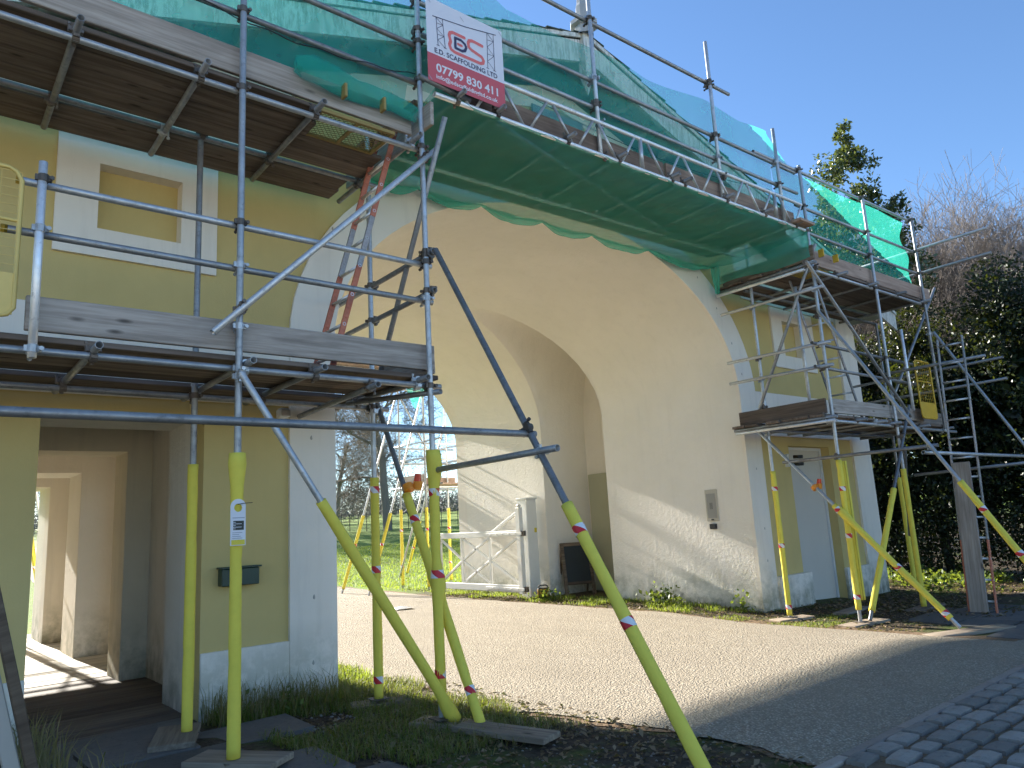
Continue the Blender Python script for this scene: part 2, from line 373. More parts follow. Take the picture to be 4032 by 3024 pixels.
        while k < L-.2:
            x = 6.8+s*k; z = rz(x)-.055
            Mx = Matrix.Translation((x, 6.42, z-.06-.0*k)) @ Matrix.Rotation(s*math.atan(.31), 4, 'Y')
            link('rafter', boxm('rafter', .07, .62, .12, 'soffit_paint', .004), None, T, Mx); k += .56
    F0 = link('finial', mesh('finial', *finial_geo(), 'lead_grey'), None, T, Matrix.Translation((6.72, 6.03, 0)))
    box('pendant', (6.66, 5.99, 7.30), (6.80, 6.13, 7.96), 'barge_paint', T, .01)
    V = [(-.07, -.07, 0), (.07, -.07, 0), (.07, .07, 0), (-.07, .07, 0), (0, 0, -.30)]
    link('pendant_tip', mesh('pendant_tip', V, [(0, 1, 2, 3), (1, 0, 4), (2, 1, 4), (3, 2, 4), (0, 3, 4)], 'barge_paint'), None, T, Matrix.Translation((6.73, 6.06, 7.30)))
    # commemorative plaque on the tympanum
    P = box('plaque', (6.30, YF-.05, 6.55), (7.27, YF-.024, 7.08), 'plaque_blue', T, .006)
    # weathered bolt marks around the arch
    for i, (x, z) in enumerate([(3.10, 2.42), (3.12, .93), (3.11, .35), (10.74, 2.15), (10.78, 1.2), (10.76, .7), (3.35, 4.62), (3.72, 5.1), (4.3, 5.45), (9.2, 5.52), (9.68, 5.2), (10.12, 4.75), (10.44, 4.2), (10.63, 3.7)]):
        me = mesh('fixing_hole', [(.012*math.cos(a)*(1.2 if a > 3 else .8), 0, .022*math.sin(a)-.004*(k % 2)) for k, a in enumerate([i*.7 for i in range(9)])]+[(0, -.006, 0)], [(k, (k+1) % 9, 9) for k in range(9)], 'grey_metal')
        link('fixing_hole', me, None, T, Matrix.Translation((x, YF-.037, z)))
    return T
def finial_geo():
    V = []; F = []
    secs = [(7.86, .13), (7.98, .13), (8.0, .19), (8.06, .19), (8.1, .10), (8.3, .095), (8.34, .08), (9.4, .02), (9.6, .002)]
    for i, (z, r) in enumerate(secs):
        for k in range(8):
            a = math.pi/8+k*math.pi/4; V.append((r*math.cos(a), r*math.sin(a), z))
        if i:
            for k in range(8): F.append(((i-1)*8+k, (i-1)*8+(k+1) % 8, i*8+(k+1) % 8, i*8+k))
    return V, F
GH = build_gatehouse()
# ================================================================== ground sheet, road, paving, setts
def mat_ground():
    k = NT('ground_soil'); p = k.pos(); sx = k.n('SeparateXYZ'); k.l(p, sx.inputs[0])
    n1 = k.noise(p, 1.1, 5, .65); n2 = k.noise(p, 18, 5, .7); n3 = k.noise(p, 5, 4, .6)
    soil = k.mix(k.ramp(n2, [(.35, (0, 0, 0)), (.7, (1, 1, 1))]), (.055, .042, .03), (.13, .10, .07))
    moss = k.mix(n2, (.06, .075, .02), (.14, .17, .05))
    soil = k.mix(k.ramp(n1, [(.5, (0, 0, 0)), (.62, (1, 1, 1))]), soil, moss)
    lawn = k.mix(k.ramp(n3, [(.3, (0, 0, 0)), (.75, (1, 1, 1))]), (.10, .17, .02), (.23, .32, .05))
    lawn = k.mix(k.math('MULTIPLY', k.ramp(n1, [(.5, (0, 0, 0)), (.72, (1, 1, 1))]), .55), lawn, (.22, .20, .08))
    # unseen pale gravel behind the camera, added to bounce light onto the facade
    gr = k.mix(n2, (.44, .385, .31), (.62, .56, .47)); fy = k.n('MapRange'); fy.inputs[1].default_value = -1.5; fy.inputs[2].default_value = -2.5; k.l(sx.outputs[1], fy.inputs[0])
    soil = k.mix(fy.outputs[0], soil, gr)
    mr = k.n('MapRange'); mr.inputs[1].default_value = 15.0; mr.inputs[2].default_value = 17.0; k.l(sx.outputs[1], mr.inputs[0])
    c = k.mix(mr.outputs[0], soil, lawn)
    return k.fin(c, .95, k.bump(n2, .9, .03, k.bump(n3, .6, .06)), spec=.15)
mat_ground()
def mat_road():
    k = NT('aggregate_road'); p = k.pos()
    v = k.n('TexVoronoi'); v.inputs['Scale'].default_value = 58; k.l(p, v.inputs['Vector'])
    v2 = k.n('TexVoronoi'); v2.inputs['Scale'].default_value = 34; k.l(p, v2.inputs['Vector'])
    n1 = k.noise(p, .8, 5, .6); n2 = k.noise(p, 7, 4, .7)
    st = k.ramp(v.outputs['Color'], [(.15, (.20, .165, .12)), (.42, (.40, .345, .26)), (.8, (.60, .53, .42))])
    c = k.mix(k.ramp(v.outputs['Distance'], [(.25, (0, 0, 0)), (.6, (1, 1, 1))]), st, (.26, .22, .165))
    c = k.mix(k.math('MULTIPLY', k.ramp(n1, [(.4, (0, 0, 0)), (.7, (1, 1, 1))]), .3), c, (.32, .275, .20))
    c = k.mix(k.math('MULTIPLY', k.ramp(n2, [(.55, (0, 0, 0)), (.75, (1, 1, 1))]), .35), c, (.46, .395, .29))
    n3 = k.noise(k.mapped(p, (1, .35, 1)), 1.6, 6, .7); c = k.mix(k.math('MULTIPLY', k.ramp(n3, [(.46, (0, 0, 0)), (.66, (1, 1, 1))]), .45), c, (.25, .21, .155))
    h = k.math('SUBTRACT', 1.0, v.outputs['Distance']); h2 = k.math('SUBTRACT', 1.0, v2.outputs['Distance'])
    return k.fin(c, .85, k.bump(h, .9, .012, k.bump(h2, .6, .012)), spec=.25)
mat_road()
def mat_dirt():
    k = NT('dirt_verge'); p = k.pos(); n1 = k.noise(p, 14, 5, .7); n2 = k.noise(p, 60, 3, .7)
    c = k.mix(n1, (.13, .085, .05), (.30, .215, .14)); c = k.mix(k.ramp(n2, [(.55, (0, 0, 0)), (.7, (1, 1, 1))]), c, (.08, .055, .035))
    return k.fin(c, .95, k.bump(n2, .8, .01, k.bump(n1, .5, .02)), spec=.1)
mat_dirt()
def mat_stone(name, a, b, rough=.8):
    k = NT(name); p = k.pos(); oi = k.n('ObjectInfo').outputs['Random']; n = k.noise(p, 30, 5, .7); n2 = k.noise(p, 6, 4, .6)
    c = k.mix(n2, a, b); c = k.mix(k.ramp(n, [(.55, (0, 0, 0)), (.72, (.7,)*3)]), c, tuple(x*.5 for x in a))
    hv = k.n('HueSaturation'); k.l(c, hv.inputs['Color']); k.l(k.math('ADD', k.math('MULTIPLY', oi, .5), .75), hv.inputs['Value'])
    return k.fin(hv.outputs[0], rough, k.bump(n, .7, .006), spec=.35)
mat_stone('granite_sett', (.18, .162, .142), (.33, .30, .262), .85); mat_stone('flagstone', (.085, .08, .075), (.17, .155, .14)); mat_stone('kerb_stone', (.28, .23, .19), (.37, .31, .255)); mat_stone('pebble', (.2, .19, .17), (.5, .48, .45))
def axis_vals(*segs):
    v = []
    for a, b, st in segs: v += list(np.arange(a, b, st))
    return np.array(v+[segs[-1][1]])
gx = axis_vals((-400, -40, 40), (-40, -4, 4), (-4, 18, .5), (18, 60, 3), (60, 440, 38)); gy = axis_vals((-60, -4, 8), (-4, 20, .5), (20, 60, 2), (60, 200, 10), (200, 500, 60))
GX, GY = np.meshgrid(gx, gy); GZ = ground_z(GX, GY); nx, ny = len(gx), len(gy)
idx = np.arange(nx*ny).reshape(ny, nx)
Fq = np.stack([idx[:-1, :-1], idx[:-1, 1:], idx[1:, 1:], idx[1:, :-1]], -1).reshape(-1, 4)
tag(link('ground', npmesh('ground', np.stack([GX, GY, GZ], -1).reshape(-1, 3), Fq, 'ground_soil', True)), kind='structure')
def sheet(name, ys, xl, xr, nc, mat, lift, struct=True):
    rows = []
    for y in ys:
        a, b = xl(y), xr(y); x = np.linspace(a, b, nc); rows.append(np.stack([x, np.full(nc, y), ground_z(x, np.full(nc, y))+lift], -1))
    Vv = np.concatenate(rows); id2 = np.arange(len(ys)*nc).reshape(len(ys), nc)
    F2 = np.stack([id2[:-1, :-1], id2[:-1, 1:], id2[1:, 1:], id2[1:, :-1]], -1).reshape(-1, 4)
    o = link(name, npmesh(name, Vv, F2, mat, True))
    if struct: tag(o, kind='structure')
    return o
def ipl(pts):
    xs, vs = zip(*pts); return lambda t: float(np.interp(t, xs, vs))
wob = lambda y, ph=0.: .035*math.sin(y*2.3+ph)+.03*math.sin(y*5.9+ph*2)+.02*math.sin(y*13.1+ph)
rl = ipl([(-4, 4.1), (2.45, 4.30), (3.2, 4.42), (3.9, 4.25), (5, 4.05), (8, 4.10), (60, 4.0)]); rr = ipl([(-4, 9.6), (3.05, 9.5), (5, 9.36), (14, 9.42), (20, 9.9), (30, 12), (60, 26)])
ysr = np.concatenate([np.arange(2.46, 16, .12), np.arange(16, 60, .8)])
sheet('dirt_margin', ysr, lambda y: rl(y)-.04+wob(y), lambda y: rr(y)+(.42 if y < 7 else .12)+wob(y, 1), 30, 'dirt_verge', .006)
sheet('road_branch', np.arange(2.46, 3.06, .1), lambda y: 9.25, lambda y: 30.0, 84, 'aggregate_road', .011)
sheet('road', ysr, lambda y: rl(y)+wob(y*1.3, 2), lambda y: rr(y)+wob(y, 3)*.7, 30, 'aggregate_road', .014)
# granite setts in rows, with a flush stone edging, in the near right corner
SETT = []
for v in range(8):
    bm = bmesh.new(); bmesh.ops.create_grid(bm, x_segments=3, y_segments=2, size=.5)
    for q in bm.verts: q.co.x *= 1; 
    g = bmesh.ops.extrude_face_region(bm, geom=bm.faces[:]); up = [e for e in g['geom'] if isinstance(e, bmesh.types.BMVert)]
    for q in up: q.co.z = 1.0
    for q in bm.verts:
        ex = abs(q.co.x) > .49; ey = abs(q.co.y) > .49
        if q.co.z > .5:
            q.co.z = 1.0 - (.16 if ex or ey else 0) - (.12 if ex and ey else 0) + rnd.uniform(-.1, .1)
            if ex: q.co.x *= .93+rnd.uniform(-.05, .04)
            if ey: q.co.y *= .92+rnd.uniform(-.06, .05)
        else: q.co.z = -1.0
    bmesh.ops.recalc_face_normals(bm, faces=bm.faces); me = bpy.data.meshes.new('sett'); bm.to_mesh(me); bm.free(); me.materials.append(MATS['granite_sett'])
    SETT.append(me)
bed = sheet('cobbled_pavement', np.arange(-1.2, 2.46, .2), lambda y: 2.6, lambda y: 12.0, 10, 'dirt_verge', .010)
for r in range(12):
    y = 2.345-.163*r; x = 4.42+.31*.5*(r % 2)+.055*r*0
    while x < 9.4:
        w = rnd.uniform(.20, .265); cx = x+w/2
        M = Matrix.Translation((cx, y+rnd.uniform(-.012, .012), gz(cx, y)+.012)) @ Matrix.Rotation(rnd.uniform(-.07, .07), 4, 'Z') @ Matrix.Rotation(rnd.uniform(-.03, .03), 4, 'X') @ Matrix.Diagonal((w, rnd.uniform(.112, .138), .030, 1))
        if cx-2.2 > -y*1.0: link('sett', rnd.choice(SETT), None, bed, M)
        x += w+rnd.uniform(.03, .055)
x = 3.6
while x < 11:
    L = rnd.uniform(.7, 1.0); link('edging_stone', boxm('edging_stone', L-.012, .075, .08, 'kerb_stone', .008), None, bed, Matrix.Translation((x+L/2, 2.455+rnd.uniform(-.004, .004), gz(x, 2.45)-.012)) @ Matrix.Rotation(rnd.uniform(-.006, .006), 4, 'Z')); x += L
# flagstones
def flags(name, x0, x1, y0, y1, sx, sy, keep, rot=0.0):
    base = tag(link(name, npmesh(name, [(x0, y0, gz(x0, y0)+.002), (x1, y0, gz(x1, y0)+.002), (x1, y1, gz(x1, y1)+.002), (x0, y1, gz(x0, y1)+.002)], [(0, 1, 2, 3)], 'ground_soil')), kind='structure')
    y = y0; r = 0
    while y < y1-.1:
        h = sy*rnd.uniform(.85, 1.15); x = x0-rnd.uniform(0, sx*.6)
        while x < x1:
            w = sx*rnd.uniform(.7, 1.3); cx, cy = x+w/2, y+h/2
            if keep(cx, cy):
                # irregular quad slab
                j = lambda: rnd.uniform(-.025, .025)
                pts = [(-w/2+.02+j(), -h/2+.02+j()), (w/2-.02+j(), -h/2+.02+j()), (w/2-.02+j(), h/2-.02+j()), (-w/2+.02+j(), h/2-.02+j())]
                V, F = prism([pts], -.04, .022, 'z'); me = fixn(mesh('flagstone', V, F, 'flagstone'))
                link('flagstone', me, None, base, Matrix.Translation((cx, cy, gz(cx, cy)+rnd.uniform(-.004, .006))) @ Matrix.Rotation(rnd.uniform(-.012, .012), 4, 'X') @ Matrix.Rotation(rnd.uniform(-.012, .012), 4, 'Y'))
            x += w
        y += h; r += 1
flags('flagstone_path', -.8, 2.35, 3.3, 6.74, .85, .62, lambda x, y: x < 2.15-.2*math.sin(y*3))
flags('flagstone_terrace', 9.9, 16.5, 2.75, 4.75, .95, .62, lambda x, y: x > 9.95+.5*(y-2.8)*.3)
# plank floor of the foot passage
pf = tag(link('passage_floor', npmesh('passage_floor', [(.2, 6.75, .0), (2.9, 6.75, .0), (2.9, 16.2, .0), (.2, 16.2, .0)], [(0, 1, 2, 3)], 'ground_soil')), kind='structure')
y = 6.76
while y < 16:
    w = rnd.choice((.24, .29, .33)); link('plank', boxm('plank', 2.5, w-.012, .04, 'plank_shaded' if y < 9.7 else 'plank_sunlit', .005), None, pf, Matrix.Translation((1.55, y+w/2, .012+rnd.uniform(-.003, .003))) @ Matrix.Rotation(rnd.uniform(-.008, .008), 4, 'X')); y += w
# ================================================================== scaffolding kit
def ring_tube(name, ro, ri, seg, mat):
    V = []; F = []
    for z in (0, 1):
        for r in (ro, ri):
            for k in range(seg):
                a = 2*math.pi*k/seg; V.append((r*math.cos(a), r*math.sin(a), z))
    o0, i0, o1, i1 = 0, seg, 2*seg, 3*seg
    for k in range(seg):
        j = (k+1) % seg
        F += [(o0+k, o0+j, o1+j, o1+k), (i0+j, i0+k, i1+k, i1+j), (o1+k, o1+j, i1+j, i1+k), (o0+j, o0+k, i0+k, i0+j)]
    me = mesh(name, V, F, mat)
    for i, p in enumerate(me.polygons): p.use_smooth = (i % 4) < 2
    return me
TB = {m: ring_tube('tube', .02415, .0205, 16, m) for m in ('galvanised_steel', 'dull_steel', 'aluminium')}
THIN = ring_tube('thin_tube', .015, .011, 10, 'aluminium'); ROD = ring_tube('rod', .006, .004, 6, 'hatch_yellow'); CABLE = None
def tube(name, p0, p1, parent, mat='galvanised_steel', me=None):
    p0 = Vector(p0); p1 = Vector(p1); L = (p1-p0).length
    return link(name, me or TB[mat], None, parent, frame(p0, p1) @ Matrix.Diagonal((1, 1, L, 1)))
def coupler_mesh():
    bm = bmesh.new()
    def band(M, r=.0295, h=.046):
        g = bmesh.ops.create_cone(bm, cap_ends=True, segments=12, radius1=r, radius2=r, depth=h); bmesh.ops.transform(bm, matrix=M, verts=g['verts'])
    def bx(c, s):
        g = bmesh.ops.create_cube(bm, size=1); bmesh.ops.scale(bm, vec=s, verts=g['verts']); bmesh.ops.translate(bm, vec=c, verts=g['verts'])
    def rod(a, b, r):
        M = frame(a, b); L = (Vector(b)-Vector(a)).length
        g = bmesh.ops.create_cone(bm, cap_ends=True, segments=6, radius1=r, radius2=r, depth=L); bmesh.ops.transform(bm, matrix=M @ Matrix.Translation((0, 0, L/2)), verts=g['verts'])
    band(Matrix.Identity(4)); band(Matrix.Translation((0, -.052, 0)) @ Matrix.Rotation(math.pi/2, 4, 'Y'))
    bx((0, -.027, 0), (.045, .02, .04))
    bx((.034, .0, 0), (.022, .03, .034)); bx((-.034, .0, 0), (.02, .02, .036)); bx((0, -.052, .034), (.034, .03, .022)); bx((0, -.052, -.034), (.036, .02, .02))
    rod((.042, .03, 0), (.042, -.035, 0), .0075); rod((0, -.095, .042), (0, -.03, .042), .0075); rod((.042, .036, 0), (.042, .022, 0), .014); rod((0, -.10, .042), (0, -.084, .042), .014)
    me = bpy.data.meshes.new('coupler'); bm.to_mesh(me); bm.free(); me.materials.append(MATS['rusty_fitting']); return me
CPL = coupler_mesh(); CPL2 = CPL.copy(); CPL2.materials.clear(); CPL2.materials.append(MATS['galvanised_steel'])
def coupler(p, a, b, n, parent):
    """p on tube A (direction a); tube B (direction b) lies at p + n*0.052"""
    a = Vector(a).normalized(); y = -(Vector(n).normalized()); y = (y-a*y.dot(a)).normalized(); x = y.cross(a)
    if x.dot(Vector(b)) < 0: a = -a; x = -x
    M = Matrix(((x.x, y.x, a.x, p[0]), (x.y, y.y, a.y, p[1]), (x.z, y.z, a.z, p[2]), (0, 0, 0, 1)))
    return link('coupler', CPL if rnd.random() < .75 else CPL2, None, parent, M)
def board(name, p0, p1, width_dir, w, t, parent, mat='grey_board', bands=True):
    """scaffold board from p0 to p1 (centre line), local X along its length"""
    p0 = Vector(p0); p1 = Vector(p1); x = (p1-p0).normalized(); y = Vector(width_dir); y = (y-x*y.dot(x)).normalized(); z = x.cross(y); L = (p1-p0).length; c = (p0+p1)/2
    M = Matrix(((x.x, y.x, z.x, c.x), (x.y, y.y, z.y, c.y), (x.z, y.z, z.z, c.z), (0, 0, 0, 1)))
    o = link(name, boxm(name, L, w, t, mat, .005), None, parent, M)
    return o
def foam(p0, p1, parent, tapes=(), bulge=(), r=.0405, name='foam_sleeve', slit=True, flare=0.0):
    """foam pipe sleeve round a tube; tapes/bulge are distances from p0 in metres"""
    p0 = Vector(p0); p1 = Vector(p1); L = (p1-p0).length; n = max(8, int(L/.07)); seg = 14; V = []; F = []
    ph = rnd.uniform(0, 6); dent = [(rnd.uniform(0, L), rnd.uniform(0, 6.28), rnd.uniform(.02, .06)) for _ in range(6)]
    ga = rnd.uniform(0, 6.28)
    def rad(t, a):
        q = r*(1+.035*math.sin(t*3.1+ph)+.02*math.sin(t*9+ph*2))
        for b in bulge: q += .030*math.exp(-((t-b)/.11)**2)*(.6+.4*math.cos(a-ga))
        for dt, da, s in dent: q -= .005*math.exp(-((t-dt)/s)**2)*max(0, math.cos(a-da))
        if flare and t < .25: q += flare*(1-t/.25)
        return q
    rows = [(i/n)*L for i in range(n+1)]
    for t in rows:
        for k in range(seg):
            a = ga+.10+(2*math.pi-.20)*k/(seg-1); q = rad(t, a); V.append((q*math.cos(a), q*math.sin(a), t))
    for i in range(n):
        for k in range(seg-1): F.append((i*seg+k, i*seg+k+1, (i+1)*seg+k+1, (i+1)*seg+k))
    b0 = len(V)
    for t in (0, L):
        for k in range(seg):
            a = ga+.10+(2*math.pi-.20)*k/(seg-1); V.append((.025*math.cos(a), .025*math.sin(a), t))
    for k in range(seg-1):
        F.append((k+1, k, b0+k, b0+k+1)); F.append((n*seg+k, n*seg+k+1, b0+seg+k+1, b0+seg+k))
    me = mesh(name, V, F, 'foam_yellow', True); M = frame(p0, p1); o = link(name, me, None, parent, M)
    for t in tapes:
        s2 = 18; V2 = []; F2 = []; h = .062
        for z in (0, h):
            for k in range(s2):
                a = 2*math.pi*k/s2; q = rad(t+z, a)+.0022; V2.append((q*math.cos(a), q*math.sin(a), z))
        F2 = [(k, (k+1) % s2, s2+(k+1) % s2, s2+k) for k in range(s2)]
        link('hazard_tape', mesh('hazard_tape', V2, F2, 'hazard_tape', True), None, o, M @ Matrix.Translation((0, 0, t)) @ Matrix.Rotation(rnd.uniform(0, 6.28), 4, 'Z'))
    return o
def mat_tape():
    k = NT('hazard_tape'); o = k.oco(); s = k.n('SeparateXYZ'); k.l(o, s.inputs[0])
    a = k.math('ARCTAN2', s.outputs[1], s.outputs[0]); u = k.math('ADD', k.math('MULTIPLY', a, .3183), k.math('MULTIPLY', s.outputs[2], 8.0))
    fr = k.math('FRACT', u); f = k.math('GREATER_THAN', fr, .5)
    return k.fin(k.mix(f, (.75, .75, .76), (.62, .02, .03)), .45)
mat_tape()
def foam_on(p0, p1, z0, z1, parent, tapes_z=(), bulge_z=(), **kw):
    """sleeve on the line p0->p1 between heights z0 (top) and z1 (bottom)"""
    p0 = Vector(p0); p1 = Vector(p1); at = lambda z: p0+(p1-p0)*((z-p0.z)/(p1.z-p0.z)); a = at(z0); b = at(z1)
    return foam(a, b, parent, [(at(z)-a).length for z in tapes_z], [(at(z)-a).length for z in bulge_z], **kw)
def at5(X, z, y): return X*y/5.05, 1.5+(z-1.5)*y/5.05
UP = (0, 0, 1); EX = (1, 0, 0); EY = (0, 1, 0)
# ------------------------------------------------------------------ left tower
LT = thing('scaffold_tower', 'tube scaffold tower with two boarded lifts before the left lodge of the gatehouse', 'scaffold', (1.8, 5.5, .1), 'scaffold towers along the front of the gatehouse')
YI = 5.102                                     # ledgers sit just inside the standards
sA, sB, sAb, sBb = (1.80, 5.05), (3.385, 5.05), (1.822, 6.08), (3.425, 6.08)
def std(p, z0, z1, par, mat='galvanised_steel'):
    return tube('standard', (p[0], p[1], z0), (p[0]+rnd.uniform(-.004, .004), p[1], z1), par, mat)
std(sA, .135, 6.5, LT); std(sAb, .11, 4.94, LT, 'dull_steel'); std(sB, .075, 7.0, LT); std(sBb, .06, 5.45, LT); std((-.35, 5.05), .1, 6.4, LT); std((-.33, 6.08), .1, 4.9, LT)
for z, x0, x1, gm in ((2.645, -.9, 3.52, 'galvanised_steel'), (3.725, .46, 3.47, 'galvanised_steel'), (3.40, .40, 3.47, 'galvanised_steel'), (4.795, -.9, 3.44, 'galvanised_steel'), (5.45, -.9, 3.40, 'dull_steel'), (5.83, -.9, 3.43, 'dull_steel')):
    nm = 'ledger' if z in (2.645, 4.795) else 'guard_rail'
    tube(nm, (x0, YI, z+(.02 if z < 3 else 0)), (x1, YI, z+(.0 if z > 3 else .02)), LT, gm)
    for s in (sA, sB, (-.35, 5.05)):
        if s[0] > x0: coupler((s[0], 5.05, z+.012), UP, EX, EY, LT)
tube('ledger', (-.9, 6.135, 2.645), (3.62, 6.135, 2.635), LT, 'dull_steel'); tube('ledger', (-.9, 6.07, 4.885), (3.5, 6.07, 4.872), LT, 'dull_steel')
for s in (sAb, sBb): coupler((s[0], 6.08, 2.64), UP, EX, EY, LT)
coupler((sAb[0], 6.08, 4.90), UP, EX, (0, -1, 0), LT)
for x in (-.5, .914, 1.86, 2.39, 3.29): tube('transom', (x, 4.93, 2.70), (x+.015, 6.57, 2.695), LT, 'dull_steel'); coupler((x, YI, 2.655), EX, EY, UP, LT); coupler((x, 6.135, 2.645), EX, EY, UP, LT)
tube('transom', (2.83, 4.93, 2.605), (2.98, 6.72, 2.62), LT, 'dull_steel'); coupler((2.85, YI, 2.655), EX, EY, (0, 0, -1), LT)
tube('transom', (3.12, 6.0, 2.64), (3.44, 4.98, 2.60), LT, 'dull_steel')
for x in (-.5, .718, 1.515, 2.406, 3.30): tube('transom', (x, 4.93, 4.845), (x+.015, 6.50, 4.83), LT, 'dull_steel'); coupler((x, YI, 4.80), EX, EY, UP, LT); coupler((x, 6.07, 4.88), EX, EY, (0, 0, -1), LT)
for z, y1 in ((3.83, 6.80), (3.48, 6.62)): tube('guard_rail', (3.435, 5.0, z), (3.435, y1, z-.02), LT, 'dull_steel'); coupler((3.385, 5.05, z), UP, EY, EX, LT); coupler((3.425, 6.08, z), UP, EY, EX, LT)
tube('guard_post', (.58, 5.0, 2.60), (.575, 5.0, 3.83), LT, 'aluminium'); 
for z in (2.655, 3.40, 3.725): coupler((.58, 5.0, z), UP, EX, EY, LT)
for z in (3.40, 3.725): link('end_cap', ring_tube('end_cap', .0252, .001, 12, 'hatch_yellow'), None, LT, frame((.40 if z < 3.5 else .46, YI, z), (1, YI, z)) @ Matrix.Translation((0, 0, -.01)) @ Matrix.Diagonal((1, 1, .035, 1)))
# bracing
tube('brace', (1.60, 4.985, 2.875), (3.50, 4.985, 4.79), LT, 'aluminium'); coupler((1.80, 5.05, 3.08), UP, (1, 0, 1), (0, -1, 0), LT); coupler((3.385, 5.05, 4.68), UP, (1, 0, 1), (0, -1, 0), LT); coupler((1.80, 5.05, 2.96), UP, EX, EY, LT)
b0, b1 = Vector((1.79, 4.985, 2.62)), Vector((3.50, 4.985, .01)); tube('brace', b0, b1, LT); coupler((1.80, 5.05, 2.60), UP, (1, 0, -1), (0, -1, 0), LT)
tube('brace', (3.44, 4.76, 4.97), (3.44, 6.10, 2.70), LT, 'dull_steel')
r0, r1 = Vector((3.42, 4.95, 3.82)), Vector((3.38, 2.52, .02)); tube('raker', r0, r1, LT, 'dull_steel'); coupler((3.385, 5.05, 3.80), UP, EY, EX, LT)
q0, q1 = Vector((3.49, 6.14, 2.73)), Vector((3.50, 4.68, .0)); tube('raker', q0, q1, LT, 'dull_steel'); coupler((3.425, 6.08, 2.60), UP, EY, EX, LT)
tube('brace', (3.39, 5.06, 1.955), (3.39, 3.575, 1.975), LT, 'dull_steel'); coupler((3.40, 3.77, 1.975), EY, (0, -.55, -.85), EX, LT)
tube('brace', (-.6, 3.86, 2.10), (3.46, 3.87, 2.105), LT, 'dull_steel'); coupler((3.39, 3.90, 2.12), (0, -.55, -.85), EX, (0, -1, 0), LT)
# foam sleeves with hazard tape
foam_on((*sA, 6.5), (*sA, .1), 2.07, .14, LT, bulge_z=(2.0,)); foam_on((*sAb, 4.9), (*sAb, .1), 2.09, .115, LT)
foam_on((*sB, 6.5), (*sB, .1), 2.12, .24, LT, (1.81, 1.17, .42), (1.98, 1.06), r=.041, flare=.012); foam_on((*sBb, 5.2), (*sBb, .06), 1.98, .065, LT, (1.90, 1.19, .25))
foam_on(b0, b1, 1.73, .05, LT, bulge_z=(.12,), r=.041); foam_on(r0, r1, 1.60, .10, LT, (1.46, .91)); foam_on(q0, q1, 1.80, .03, LT, (1.60, .30), (1.05,))
# boards
wd4 = [5.205+.228*i for i in range(4)]
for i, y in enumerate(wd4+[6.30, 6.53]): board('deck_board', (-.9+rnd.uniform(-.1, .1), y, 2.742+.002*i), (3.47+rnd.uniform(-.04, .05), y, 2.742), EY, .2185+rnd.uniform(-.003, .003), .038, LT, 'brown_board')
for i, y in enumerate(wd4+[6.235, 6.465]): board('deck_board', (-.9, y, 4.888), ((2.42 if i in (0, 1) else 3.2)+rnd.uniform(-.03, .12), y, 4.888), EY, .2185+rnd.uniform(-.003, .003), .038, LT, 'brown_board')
board('toe_board', (.545, 5.125, 2.90), (3.48, 5.125, 2.912), UP, .215, .038, LT)
board('toe_board', (-.9, 5.135, 5.09), (3.33, 5.135, 5.045), UP, .225, .038, LT); board('toe_board', (3.42, 4.92, 5.08), (3.42, 6.5, 5.10), UP, .22, .038, LT)
board('toe_board', (3.47, 5.12, 2.885), (3.47, 6.5, 2.885), UP, .21, .038, LT)
# mesh hatch in the upper lift
hx0, hx1, hy0, hy1, hz = 2.46, 3.16, 5.12, 5.56, 4.895
H = link('hatch_frame', mesh('hatch_frame', *prism([rect(hx0, hx1, hy0, hy1), rect(hx0+.03, hx1-.03, hy0+.03, hy1-.03)[::-1]], hz-.015, hz+.015, 'z'), 'hatch_dull'), None, LT)
def grid_mesh(name, w, h, nx, ny, mat, r=.0016, diamond=False):
    V = []; F = []
    def seg(a, b):
        a = Vector((a[0], a[1], 0)); b = Vector((b[0], b[1], 0)); d = (b-a).normalized(); s = Vector((-d.y, d.x, 0))*r; u = Vector((0, 0, r)); k = len(V)
        for p in (a, b):
            for o in (s+u, -s+u, -s-u, s-u): V.append(p+o)
        F.extend([(k+i, k+(i+1) % 4, k+4+(i+1) % 4, k+4+i) for i in range(4)])
    if diamond:
        sx, sy = w/nx, h/ny
        for i in range(nx):
            for j in range(ny):
                for (a, b) in (((0, .5), (.5, 1)), ((.5, 1), (1, .5)), ((1, .5), (.5, 0)), ((.5, 0), (0, .5)))[:4]: seg(((i+a[0])*sx, (j+a[1])*sy), ((i+b[0])*sx, (j+b[1])*sy))
    else:
        for i in range(nx+1): seg((w*i/nx, 0), (w*i/nx, h))
        for j in range(ny+1): seg((0, h*j/ny), (w, h*j/ny))
    return mesh(name, V, F, mat)
link('hatch_mesh', grid_mesh('hatch_mesh', hx1-hx0-.06, hy1-hy0-.06, 16, 8, 'hatch_dull', .0022, True), None, H, Matrix.Translation((hx0+.03, hy0+.03, hz)))
box('hatch_bar', ((hx0+hx1)/2-.015, hy0+.03, hz-.02), ((hx0+hx1)/2+.015, hy1-.03, hz-.002), 'hatch_dull', LT)
for x in (2.62, 2.98): box('board_clip', (x-.012, 4.975, 4.99), (x+.012, 5.05, 5.11), 'hatch_dull', LT, .004)
